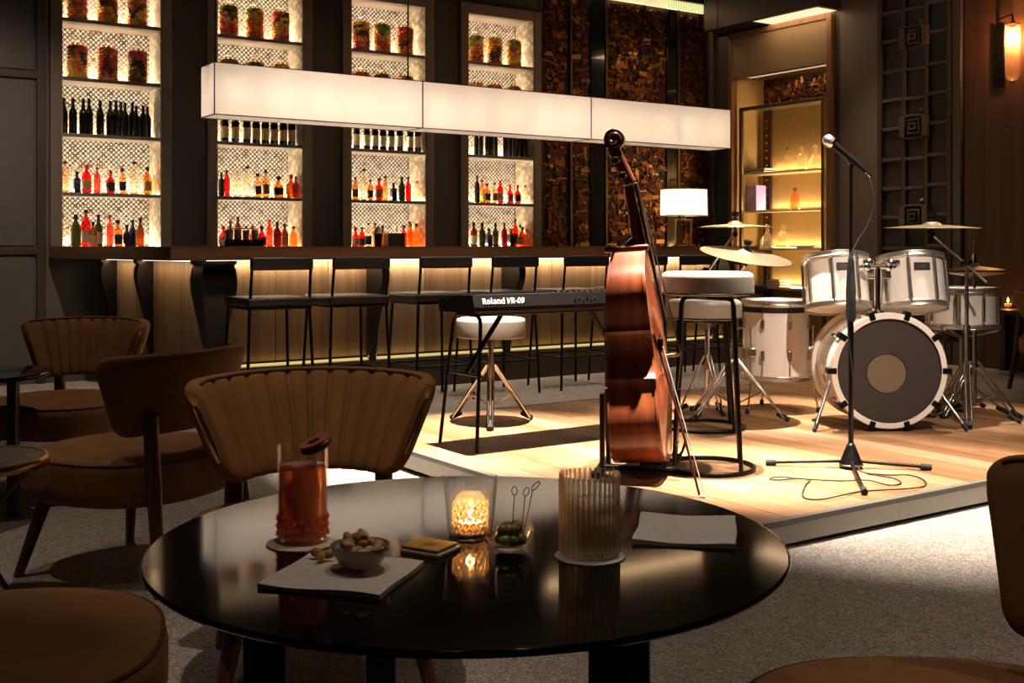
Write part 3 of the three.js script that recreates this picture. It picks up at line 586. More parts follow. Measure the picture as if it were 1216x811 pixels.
{
  boomStand('wide flat ride cymbal on a boom stand beside the snare', kitAt(1148, 6.4), 0.268, atDepth(1148, 311, 6.4), atDepth(1107, 268, 6.55), 0.02, 0.0, MT.cymbalPale, [0.35, 1.9, 4.4], 0.26, true);
  boomStand('tilted crash cymbal beside the floor tom', kitAt(872, 6.55), 0.262, atDepth(872, 330, 6.55), atDepth(886, 301, 6.5), 0.18, -0.13, MT.cymbalPale, [0.55, 2.6, 4.0], 0.30, false);
  boomStand('small flat cymbal on a boom stand behind the round stool', kitAt(840, 6.75), 0.222, atDepth(838, 322, 6.75), atDepth(873, 267, 6.75), 0.0, 0.0, MT.cymbal, [1.2, 3.3, 5.4], 0.16, false);
}
// hi-hat
{
  const p = kitAt(1157, 6.62), t = thing('hi_hat', 'hi-hat pair of cymbals on a pedal stand next to the snare', 'cymbal', V(p.x, SH, p.z), KIT);
  const y = atDepth(1155, 323, 6.62).y - SH;
  mesh('pole', merge([cyl(0.013, 0.013, 0.5, 0, 0.06, 0, 12), cyl(0.008, 0.008, y - 0.5, 0, 0.5, 0, 10)]), MT.chromeDull, t);
  mesh('pull_rod', cyl(0.003, 0.003, 0.2, 0, y, 0, 8), MT.chrome, t);
  const a = mesh('cymbal', cymbalGeo(0.168), MT.cymbal, t); a.position.y = y + 0.028; const b = mesh('cymbal', cymbalGeo(0.168), MT.cymbal, t); b.rotation.x = PI; b.position.y = y - 0.02;
  mesh('clutch', cyl(0.014, 0.014, 0.05, 0, y + 0.055, 0, 12), MT.chrome, t);
  tripod(t, 0.24, 0.32, [0.6, 2.7, 4.7]);
  const fb = mesh('footboard', rbox(0.085, 0.01, 0.27, 0.004), MT.chromeDull, t); fb.position.set(0, 0.06, -0.14); fb.rotation.x = -0.3;
}
// ---- round stools with ring bases
function roundStool(label, p, y, R, ringR, turn) {
  const t = thing('round_stool', label, 'stool', V(p.x, SH, p.z), turn, 'round stools on the stage');
  mesh('seat', lathe([[0, y], [R * 0.9, y], [R * 0.97, y - 0.008], [R, y - 0.024], [R, y - 0.09], [R * 0.98, y - 0.1], [R * 0.9, y - 0.104], [0, y - 0.104]], 48), MT.stoolLeather, t);
  mesh('seat_piping', ring(R + 0.001, 0.004, 0, y - 0.095, 0, 48), MT.blackMetal, t);
  const r = ringR;
  for (const k of [0, 1]) {
    const a = k * PI / 2 * 0 + k * PI, c = Math.cos(a), s = Math.sin(a);
    mesh('leg', bentPipe([V(0, y - 0.112, 0), V(c * R * 0.78, y - 0.112, s * R * 0.78), V(c * r, 0.0, s * r)], 0.0095, 0.035), MT.blackMetal, t);
    mesh('leg', bentPipe([V(0, y - 0.118, 0), V(-s * R * 0.78, y - 0.118, c * R * 0.78), V(-s * r, 0.0, c * r)], 0.0095, 0.035), MT.blackMetal, t);
  }
  mesh('ring_base', ring(r, 0.010, 0, 0.010, 0, 56), MT.blackMetal, t);
  return t;
}
{
  const p = stageAt(840, 556); roundStool('round padded stool with wire legs and ring base beside the double bass', p, atDepth(840, 322.5, 5.07).y - SH, 0.205, 0.205, -YAW + PI / 4 - 0.17);
  const q = kitAt(836, 6.2); const s = roundStool('round padded stool with ring base, farther one behind its twin', q, 0.70, 0.205, 0.215, -YAW + PI / 4 - 0.12);
}
// ---- keyboard
{
  const x0 = 2.895, x1 = 4.0, zF = -4.62, zB = -4.95, L = x1 - x0, yB = 0.772, t = thing('stage_keyboard', 'black electronic keyboard with white lettering on its rear panel', 'keyboard', V((x0 + x1) / 2, yB, (zF + zB) / 2));
  const w = zF - zB, blk = phys({ color: 0x110d0b, roughness: 0.6, specularIntensity: 0.4 }), top = blk;
  // cross-section: rear panel slopes back from the audience side
  const sh = new THREE.Shape([[-w / 2, 0], [w / 2 - 0.01, 0], [w / 2, 0.012], [w / 2, 0.030], [w / 2 - 0.016, 0.088], [w / 2 - 0.13, 0.084], [w / 2 - 0.14, 0.05], [-w / 2, 0.042]].map(([a, b]) => new THREE.Vector2(a, b)));
  mesh('body', boxUV(new THREE.ExtrudeGeometry(sh, { depth: L - 0.05, bevelEnabled: true, bevelSize: 0.002, bevelThickness: 0.002, bevelSegments: 1 }).rotateY(-PI / 2).translate((L - 0.05) / 2, 0, 0)), blk, t);
  for (const s of [-1, 1]) { const e = mesh('end_cheek', new THREE.ExtrudeGeometry(new THREE.Shape([[-w / 2 - 0.004, 0], [w / 2, 0], [w / 2 + 0.003, 0.014], [w / 2 + 0.003, 0.032], [w / 2 - 0.014, 0.091], [w / 2 - 0.13, 0.087], [-w / 2 - 0.004, 0.062]].map(([a, b]) => new THREE.Vector2(a, b))), { depth: 0.024, bevelEnabled: false }).rotateY(-PI / 2).translate(s > 0 ? L / 2 : -L / 2 + 0.024, 0, 0), top, t); }
  const keys = [], blacks = []; const kw = (L - 0.2) / 43;
  for (let k = 0; k < 43; k++) { const x = -L / 2 + 0.06 + k * kw; keys.push(rbox(kw - 0.0015, 0.02, 0.145, 0.002, x + kw / 2, 0.052, -w / 2 + 0.078, 1)); if ([0, 1, 3, 4, 5].includes(k % 7)) blacks.push(rbox(0.011, 0.014, 0.09, 0.002, x + kw, 0.066, -w / 2 + 0.105, 1)); }
  stuff(mesh('white_keys', merge(keys), MT.white, t)); stuff(mesh('black_keys', merge(blacks), MT.rubber, t));
  // knobs, sliders and buttons along the top edge
  seed = 31; for (let k = 0; k < 26; k++) { const x = -0.02 + k * 0.019; mesh('control', k % 4 ? rbox(0.008, 0.012, 0.012, 0.002, x, 0.09, w / 2 - 0.09 + (k % 2) * 0.03, 1) : cyl(0.007, 0.006, 0.014, x, 0.083, w / 2 - 0.09, 10), k % 3 ? MT.chromeDull : MT.brassDark, t); }
  // sockets in the rear panel
  const slope = Math.atan2(0.016, 0.058), on = (s) => V(0, 0.030 + 0.058 * s, w / 2 - 0.016 * s);
  for (let k = 0; k < 12; k++) { const q = on(0.42 + (k % 2) * 0.12), c = mesh('rear_socket', merge([new THREE.CylinderGeometry(0.0055, 0.0055, 0.004, 10).rotateX(PI / 2)]), k % 3 ? MT.chromeDull : MT.blackMetal, t); c.position.set(0.06 + k * 0.026 + (k > 5 ? 0.05 : 0), q.y, q.z + 0.003); c.rotation.x = -slope; }
  const tx = (s, size, x, skew) => { const g = new TextGeometry(s, { font: globalThis.boldFont, size, depth: 0.0012, curveSegments: 4 }); if (skew) g.applyMatrix4(new THREE.Matrix4().makeShear(0, 0, 0.25, 0, 0, 0)); const o = mesh('lettering', g, std(0xe9e4da, 0.5), t); const q = on(0.26); o.position.set(x, q.y, q.z + 0.003); o.rotation.x = -slope; return o; };
  tx('Roland', 0.029, onZ(573, 350, zF).x - (x0 + x1) / 2, false); tx('VR-09', 0.029, onZ(601.5, 350, zF).x - (x0 + x1) / 2, true);
  // stand of bent tubes
  const s = thing('keyboard_stand', 'thin black tubular stand carrying the keyboard', 'stand', V((x0 + x1) / 2, SH, (zF + zB) / 2));
  const hy = yB - SH - 0.012;
  for (const k of [-1, 1]) {
    const xa = k * (L / 2 - 0.045);
    mesh('leg_frame', bentPipe([V(xa + k * 0.035, 0, w / 2 + 0.01), V(xa - k * 0.02, hy, w / 2 - 0.04), V(xa - k * 0.02, hy, -w / 2 + 0.04), V(xa + k * 0.035, 0, -w / 2 - 0.01)], 0.0095, 0.05), MT.blackMetal, s);
    mesh('cross_bar', rod(V(xa - k * 0.01, hy * 0.55, w / 2 - 0.02), V(xa - k * 0.01, hy * 0.55, -w / 2 + 0.02), 0.007), MT.blackMetal, s);
    mesh('diagonal_brace', rod(V(xa - k * 0.01, hy * 0.55, 0), V(xa - k * 0.22, hy - 0.01, 0), 0.013), MT.blackMetal, s);
  }
  mesh('top_rail', merge([rod(V(-L / 2 + 0.06, hy, 0.06), V(L / 2 - 0.06, hy, 0.06), 0.009), rod(V(-L / 2 + 0.06, hy, -0.06), V(L / 2 - 0.06, hy, -0.06), 0.009)]), MT.blackMetal, s);
}
// keyboard player's throne
{
  const p = onY(583, 503, SH), t = thing('keyboard_throne', 'low round padded throne on a chrome tripod behind the keyboard', 'stool', V(p.x, SH, p.z));
  const y = atDepth(583, 377, 6.35).y - SH, R = 0.195;
  mesh('seat', lathe([[0, y], [R * 0.9, y], [R * 0.97, y - 0.006], [R, y - 0.02], [R, y - 0.10], [R * 0.97, y - 0.11], [0, y - 0.11]], 44), MT.stoolLeather, t);
  mesh('post', merge([cyl(0.022, 0.022, 0.05, 0, y - 0.16, 0, 16), cyl(0.014, 0.014, y - 0.2, 0, 0.06, 0, 14), cyl(0.02, 0.02, 0.06, 0, 0.28, 0, 16)]), MT.chrome, t);
  tripod(t, 0.245, 0.33, [heading(0, -1), heading(0.87, 0.5), heading(-0.87, 0.5)].map((a) => PI / 2 - a), MT.chrome, 0.015, 0.3);
}
// ---- microphone on its stand
{
  const p = stageAt(1010.5, 556), t = thing('microphone_stand', 'straight black microphone stand with folding tripod base on stage front', 'stand', V(p.x, SH, p.z), -YAW);
  const dep = p.dot(FW), k = dep / FOCAL, H = (v) => EYE - (v - CY) * k - SH;
  mesh('base_cone', lathe([[0, 0.115], [0.014, 0.112], [0.02, 0.10], [0.048, 0.03], [0.05, 0.022], [0.05, 0.006], [0, 0.006]], 28), MT.blackMetal, t);
  mesh('base_ring', ring(0.05, 0.004, 0, 0.018, 0, 32), MT.chromeDull, t);
  t.updateMatrixWorld(true);
  for (const [u, v] of [[916, 553], [1099, 558.5], [1026, 587]]) {
    const f = t.worldToLocal(stageAt(u, v)), d = f.clone().setY(0).normalize();
    const l = mesh('leg', rod(V(d.x * 0.03, 0.032, d.z * 0.03), V(f.x, 0.016, f.z), 0.0075), MT.blackMetal, t);
    mesh('rubber_foot', rod(V(f.x, 0.0165, f.z).addScaledVector(d, -0.02), V(f.x, 0.0135, f.z).addScaledVector(d, 0.025), 0.0135), MT.rubber, l);
  }
  mesh('lower_pole', cyl(0.012, 0.012, H(372) - 0.1, 0, 0.1, 0, 14), MT.blackMetal, t);
  mesh('clutch', lathe([[0.014, H(382)], [0.022, H(378)], [0.022, H(345)], [0.013, H(308)], [0.009, H(304)]], 18), MT.rubber, t);
  mesh('upper_pole', cyl(0.008, 0.008, H(204) - H(372), 0, H(372), 0, 12), MT.blackMetal, t);
  // clip at the top
  const m0 = atDepth(984, 167, dep), m1 = atDepth(1028, 204, dep), mc = m0.clone().lerp(m1, 0.62);
  const cl = t.worldToLocal(mc.clone());
  mesh('clip', merge([rod(V(0, H(206), 0), cl.clone().add(V(0, -0.012, 0)), 0.009), rod(cl.clone().lerp(t.worldToLocal(m0.clone()), 0.14), cl.clone().lerp(t.worldToLocal(m1.clone()), 0.3), 0.0195)]), MT.blackMetal, t);
  const mic = thing('microphone', 'vocal microphone with silver grille ball in the stand clip', 'microphone', mc);
  const d = m0.clone().sub(m1).normalize(), rel = (q) => q.clone().sub(mc);
  mesh('grille', (() => { const g = ball(0.027, 0, 0, 0, 20, 14).scale(1, 1.06, 1); g.applyQuaternion(new THREE.Quaternion().setFromUnitVectors(V(0, 1, 0), d)); const c = rel(m0); return g.translate(c.x, c.y, c.z); })(), std(0xd6cfc4, 0.35, 1), mic);
  mesh('collar', rod(rel(m0).addScaledVector(d, -0.025), rel(m0).addScaledVector(d, -0.012), 0.0225, 0.0275, 18), MT.chrome, mic);
  mesh('handle', rod(rel(m1), rel(m0).addScaledVector(d, -0.024), 0.0125, 0.0185, 18), MT.blackMetal, mic);
  mesh('plug', rod(rel(m1).addScaledVector(d, -0.03), rel(m1), 0.009, 0.0095, 12), MT.chrome, mic);
  const q = [[1029, 206], [1035, 222], [1037, 245], [1030, 268], [1018, 287], [1008, 310], [1006, 345], [1007.5, 400], [1013, 450], [1012, 510], [1016, 545]].map(([u, v], i) => atDepth(u, v, dep - 0.014 - (i > 4 ? 0.012 : 0)));
  // loops of cable lying on the planks
  const fl = [[1022, 560], [1040, 566], [1062, 571], [1070, 575], [1055, 578], [1030, 573], [1000, 572], [960, 571], [925, 569], [914, 570], [925, 572], [945, 571], [962, 571], [957, 577], [953, 588], [957, 593], [975, 595], [1000, 591], [1020, 585], [1045, 584], [1080, 583], [1098, 578], [1097, 572], [1080, 567], [1055, 565], [1030, 564]].map(([u, v], i) => onY(u, v, SH).add(V(0, 0.004 + (i % 3) * 0.003, 0)));
  const cable = tag(mesh('microphone_cable', pipe([...q, ...fl], 0.0032, 320, 6), MT.rubber), 'thin black cable hanging from the microphone and looped on the planks', 'cable');
}
// ---- double bass, its stand and bow
{
  const base = onY(763, 560, SH), phi = 12 * PI / 180, lean = 0.06;
  const n = RT.clone().multiplyScalar(Math.cos(phi)).addScaledVector(FW, -Math.sin(phi)), turn = Math.atan2(n.x, n.z);
  const t = thing('double_bass', 'reddish brown double bass leaning on its floor stand', 'double bass', V(base.x, SH + 0.05, base.z));
  t.rotation.set(-lean, turn, 0, 'YXZ');
  const varnish = phys({ color: 0xffffff, roughness: 0.3, clearcoat: 0.8, clearcoatRoughness: 0.15, map: woodTex([0.40, 0.18, 0.095], [0.62, 0.33, 0.18], 131, [1 / 0.35, 1 / 0.9], 16) });
  const dark = phys({ color: 0xffffff, roughness: 0.32, clearcoat: 0.6, clearcoatRoughness: 0.2, map: woodTex([0.28, 0.11, 0.07], [0.42, 0.19, 0.12], 137, [1 / 0.2, 1 / 0.6], 20) });
  const ebony = std(0x16100d, 0.3), LEN = 0.93;
  // half outline from the bottom block to the neck
  const half = new THREE.CurvePath();
  const B = (x0, y0, x1, y1, x2, y2, x3, y3) => half.add(new THREE.CubicBezierCurve(new THREE.Vector2(x0, y0), new THREE.Vector2(x1, y1), new THREE.Vector2(x2, y2), new THREE.Vector2(x3, y3)));
  B(0, 0, 0.14, 0, 0.27, 0.04, 0.285, 0.17); B(0.285, 0.17, 0.29, 0.28, 0.22, 0.31, 0.235, 0.385); B(0.235, 0.385, 0.17, 0.42, 0.165, 0.53, 0.205, 0.585); B(0.205, 0.585, 0.19, 0.62, 0.225, 0.67, 0.215, 0.75); B(0.215, 0.75, 0.20, 0.86, 0.10, 0.87, 0.035, 0.93);
  const hp = []; half.curves.forEach((c, i) => { const q = c.getPoints(12); hp.push(...(i ? q.slice(1) : q)); });
  const outline = [...hp, ...hp.slice(1).reverse().map((q) => new THREE.Vector2(-q.x, q.y))];     // closed loop, starts at bottom centre
  const zf = (y) => 0.115 - 0.05 * y / LEN, zb = (y) => -0.10 + 0.03 * Math.max(0, (y - 0.55) / 0.38);
  const m = outline.length, N = 1;
  // ribs
  { const p = [], uv = [], ix = []; let s = 0; for (let i = 0; i <= m; i++) { const q = outline[i % m]; if (i) s += q.distanceTo(outline[(i - 1) % m]); p.push(q.x, q.y, zb(q.y), q.x, q.y, zf(q.y)); uv.push(0, s, 0.2, s); if (i < m) ix.push(2 * i, 2 * i + 2, 2 * i + 1, 2 * i + 1, 2 * i + 2, 2 * i + 3); }
    const g = new THREE.BufferGeometry(); g.setAttribute('position', new THREE.Float32BufferAttribute(p, 3)); g.setAttribute('uv', new THREE.Float32BufferAttribute(uv, 2)); g.setIndex(ix); g.computeVertexNormals(); varnish.side = THREE.DoubleSide; mesh('ribs', toCreasedNormals(g, 0.6), varnish, t); }
  // arched plates with an overhanging edge: rings of the outline shrunk towards the spine
  const plate = (front) => {
    const K = 9, p = [], uv = [], ix = [];
    for (let k = 0; k <= K; k++) for (let i = 0; i <= m; i++) {
      const q = outline[i % m], f = k / K, sc = 1.022 - 1.022 * f, cy = 0.42, x = q.x * sc, y = k === 0 ? q.y : (q.y - cy) * (1 - f * 0.96) + cy, a = Math.sin(Math.min(1, f * 1.15) * PI / 2) ** 1.5 * 0.04;
      p.push(x, y, front ? zf(y) + 0.006 + a : zb(y) - 0.006 - a * 0.25); uv.push(x, y);
      if (k < K && i < m) { const o = k * (m + 1) + i; front ? ix.push(o, o + 1, o + m + 1, o + 1, o + m + 2, o + m + 1) : ix.push(o, o + m + 1, o + 1, o + 1, o + m + 1, o + m + 2); }
    }
    const c0 = p.length / 3; for (let i = 0; i <= m; i++) { const q = outline[i % m]; p.push(q.x * 1.022, q.y, front ? zf(q.y) - 0.004 : zb(q.y) + 0.004); uv.push(q.x, q.y); if (i < m) ix.push(i, c0 + i, i + 1, i + 1, c0 + i, c0 + i + 1); }
    const g = new THREE.BufferGeometry(); g.setAttribute('position', new THREE.Float32BufferAttribute(p, 3)); g.setAttribute('uv', new THREE.Float32BufferAttribute(uv, 2)); g.setIndex(ix); g.computeVertexNormals(); return toCreasedNormals(g, 0.9);
  };
  mesh('front_plate', plate(true), varnish, t); mesh('back_plate', plate(false), varnish, t);
  // neck, heel, scroll: set back from the body line
  const tilt = 0.15, nk = (d, off) => V(0, LEN - 0.02 + d * Math.cos(tilt), zf(LEN) - 0.005 - d * Math.sin(tilt) + off);
  const neckLen = 0.315;
  mesh('neck', (() => { const pts = [nk(-0.01, -0.03), nk(0.06, 0), nk(0.2, 0.002), nk(neckLen, 0.0)]; return merge([rod(nk(0.0, -0.012), nk(neckLen, -0.004), 0.030, 0.021, 16), pipe([nk(-0.01, -0.14), nk(0.01, -0.08), nk(0.06, -0.012)], 0.03, 16, 12)]); })(), dark, t);
  mesh('shoulder_cap', rbox(0.09, 0.03, 0.20, 0.012, 0, LEN + 0.005, -0.01), dark, t);
  const fb = mesh('fingerboard', rbox(0.062, neckLen + 0.30, 0.014, 0.005), ebony, t); { const a = nk(neckLen, 0.028), b = nk(-0.30, 0.034); fb.position.copy(a.clone().add(b).multiplyScalar(0.5)); fb.rotation.x = -tilt; }
  const h0 = nk(neckLen, 0.005), h1 = nk(neckLen + 0.17, -0.035);
  mesh('peg_box', (() => { const g = rbox(0.055, 0.20, 0.055, 0.015); g.rotateX(-tilt - 0.24); const c = h0.clone().lerp(h1, 0.5); return g.translate(c.x, c.y, c.z); })(), dark, t);
  // spiral scroll seen from the side as a disc with a raised volute
  const sc = nk(neckLen + 0.20, -0.022);
  const sp = []; for (let k = 0; k <= 60; k++) { const a = k / 60 * PI * 3.4, r = 0.042 * (1 - k / 80); sp.push(V(0.034 * (k / 60), Math.cos(a) * r, -Math.sin(a) * r)); }
  mesh('scroll', merge([new THREE.CylinderGeometry(0.045, 0.045, 0.056, 28).rotateZ(PI / 2).translate(sc.x, sc.y, sc.z), pipe(sp, 0.009, 70, 6).translate(sc.x + 0.012, sc.y, sc.z), pipe(sp.map((q) => V(-q.x, q.y, q.z)), 0.009, 70, 6).translate(sc.x - 0.012, sc.y, sc.z)]), dark, t);
  for (let k = 0; k < 4; k++) { const s = k % 2 ? 1 : -1, q = h0.clone().lerp(h1, 0.2 + k * 0.2); mesh('tuning_peg', merge([rod(V(-s * 0.03, q.y, q.z), V(s * 0.075, q.y, q.z), 0.006), rbox(0.006, 0.03, 0.022, 0.003, s * 0.08, q.y, q.z - 0.008), cyl(0.011, 0.011, 0.02, s * 0.036, q.y - 0.01, q.z - 0.025, 10)]), MT.brassDark, t); }
  // bridge, tailpiece, strings, sound holes
  const by = 0.46, bz = zf(by) + 0.045;
  mesh('bridge', (() => { const s = new THREE.Shape(); s.moveTo(-0.075, 0); s.lineTo(-0.045, 0); s.lineTo(-0.03, 0.03); s.lineTo(0.03, 0.03); s.lineTo(0.045, 0); s.lineTo(0.075, 0); s.quadraticCurveTo(0.06, 0.07, 0.045, 0.10); s.quadraticCurveTo(0, 0.125, -0.045, 0.10); s.quadraticCurveTo(-0.06, 0.07, -0.075, 0); return new THREE.ExtrudeGeometry(s, { depth: 0.014, bevelEnabled: false }).rotateX(PI / 2).scale(1, 1, 0.55).translate(0, by + 0.007, bz - 0.004); })(), std(0xa8854f, 0.5), t);
  mesh('tailpiece', (() => { const g = rbox(0.07, 0.24, 0.016, 0.006); g.rotateX(0.13); return g.translate(0, 0.19, zf(0.19) + 0.06); })(), ebony, t);
  mesh('tail_wire', rod(V(0, 0.08, zf(0.08) + 0.055), V(0, 0.0, zf(0) + 0.0), 0.003), MT.chrome, t);
  for (let k = 0; k < 4; k++) { const x = -0.03 + k * 0.02; mesh('string', merge([rod(nk(neckLen, 0.038).setX(x * 0.6), V(x, by, bz + 0.062), 0.0016, 0.0016, 5), rod(V(x, by, bz + 0.062), V(x * 0.8, 0.31, zf(0.31) + 0.075), 0.0016, 0.0016, 5)]), MT.chromeDull, t); }
  for (const s of [-1, 1]) mesh('sound_hole', merge([pipe([V(s * 0.115, 0.56, 0), V(s * 0.10, 0.545, 0), V(s * 0.105, 0.51, 0), V(s * 0.13, 0.44, 0), V(s * 0.142, 0.40, 0), V(s * 0.13, 0.385, 0)], 0.0055, 30, 6).translate(0, 0, zf(0.47) + 0.026), new THREE.SphereGeometry(0.011, 8, 6).scale(1, 1, 0.5).translate(s * 0.116, 0.56, zf(0.56) + 0.025), new THREE.SphereGeometry(0.012, 8, 6).scale(1, 1, 0.5).translate(s * 0.13, 0.385, zf(0.385) + 0.026)]), std(0x0b0605, 0.8), t);
  mesh('endpin', merge([rod(V(0, 0.0, 0.0), V(0, -0.052, 0), 0.007), cyl(0.018, 0.014, 0.012, 0, -0.008, 0, 14)]), MT.chrome, t);

  // stand: base bar, back post, padded arms
  const st = thing('bass_stand', 'black floor stand holding the double bass', 'stand', V(base.x, SH, base.z), turn);
  mesh('base_bar', merge([rspan(-0.02, 0.02, 0.004, 0.026, -0.19, 0.16, 0.006), rspan(-0.17, 0.17, 0.004, 0.026, -0.20, -0.165, 0.006)]), MT.blackMetal, st);
  mesh('end_pad', rbox(0.045, 0.03, 0.05, 0.008, 0, 0.017, 0.17), std(0x8f8a82, 0.6), st);
  for (const s of [-1, 1]) mesh('base_foot', rbox(0.05, 0.028, 0.045, 0.008, s * 0.17, 0.014, -0.183), MT.rubber, st);
  mesh('back_post', merge([boxUV(new RoundedBoxGeometry(0.05, 0.34, 0.02, 1, 0.005)).rotateX(-0.02).translate(0.10, 0.185, -0.165), boxUV(new RoundedBoxGeometry(0.05, 0.34, 0.02, 1, 0.005)).translate(-0.10, 0.185, -0.165)]), MT.trimDark, st);
  mesh('cradle', bentPipe([V(0.15, 0.03, -0.165), V(0.15, 0.046, 0.10), V(0.15, 0.05, 0.16), V(0.15, 0.12, 0.18)], 0.006, 0.04), MT.blackMetal, st);
  mesh('cradle', bentPipe([V(-0.15, 0.03, -0.165), V(-0.15, 0.046, 0.10), V(-0.15, 0.05, 0.16), V(-0.15, 0.12, 0.18)], 0.006, 0.04), MT.blackMetal, st);
  mesh('cradle_pad', merge([rbox(0.05, 0.02, 0.10, 0.008, 0.13, 0.054, 0.05), rbox(0.05, 0.02, 0.10, 0.008, -0.13, 0.054, 0.05)]), MT.rubber, st);
  // bow leaning against the strings
  const b0 = onY(831, 591, SH).add(V(0, 0.006, 0)), b1 = atDepth(777, 396, b0.dot(FW) + 0.18);
  const bow = thing('bow', 'slender wooden bow leaning from the double bass to the planks', 'bow', b0), rel = b1.clone().sub(b0), side = V(0.012, 0, 0.016);
  mesh('stick', pipe([V(0, 0, 0), rel.clone().multiplyScalar(0.5).addScaledVector(side, 0.25), rel], 0.0052, 24, 8), dark, bow);
  mesh('hair', rod(side.clone().multiplyScalar(1.0), rel.clone().multiplyScalar(0.93).addScaledVector(side, 1.0), 0.0022), std(0xd6c9b2, 0.7), bow);
  mesh('tip', rod(V(0, 0, 0), side.clone().multiplyScalar(1.15), 0.006), MT.white, bow);
  mesh('frog', (() => { const c = rel.clone().multiplyScalar(0.93).addScaledVector(side, 0.6); return rbox(0.016, 0.05, 0.022, 0.004, c.x, c.y, c.z); })(), ebony, bow);
}
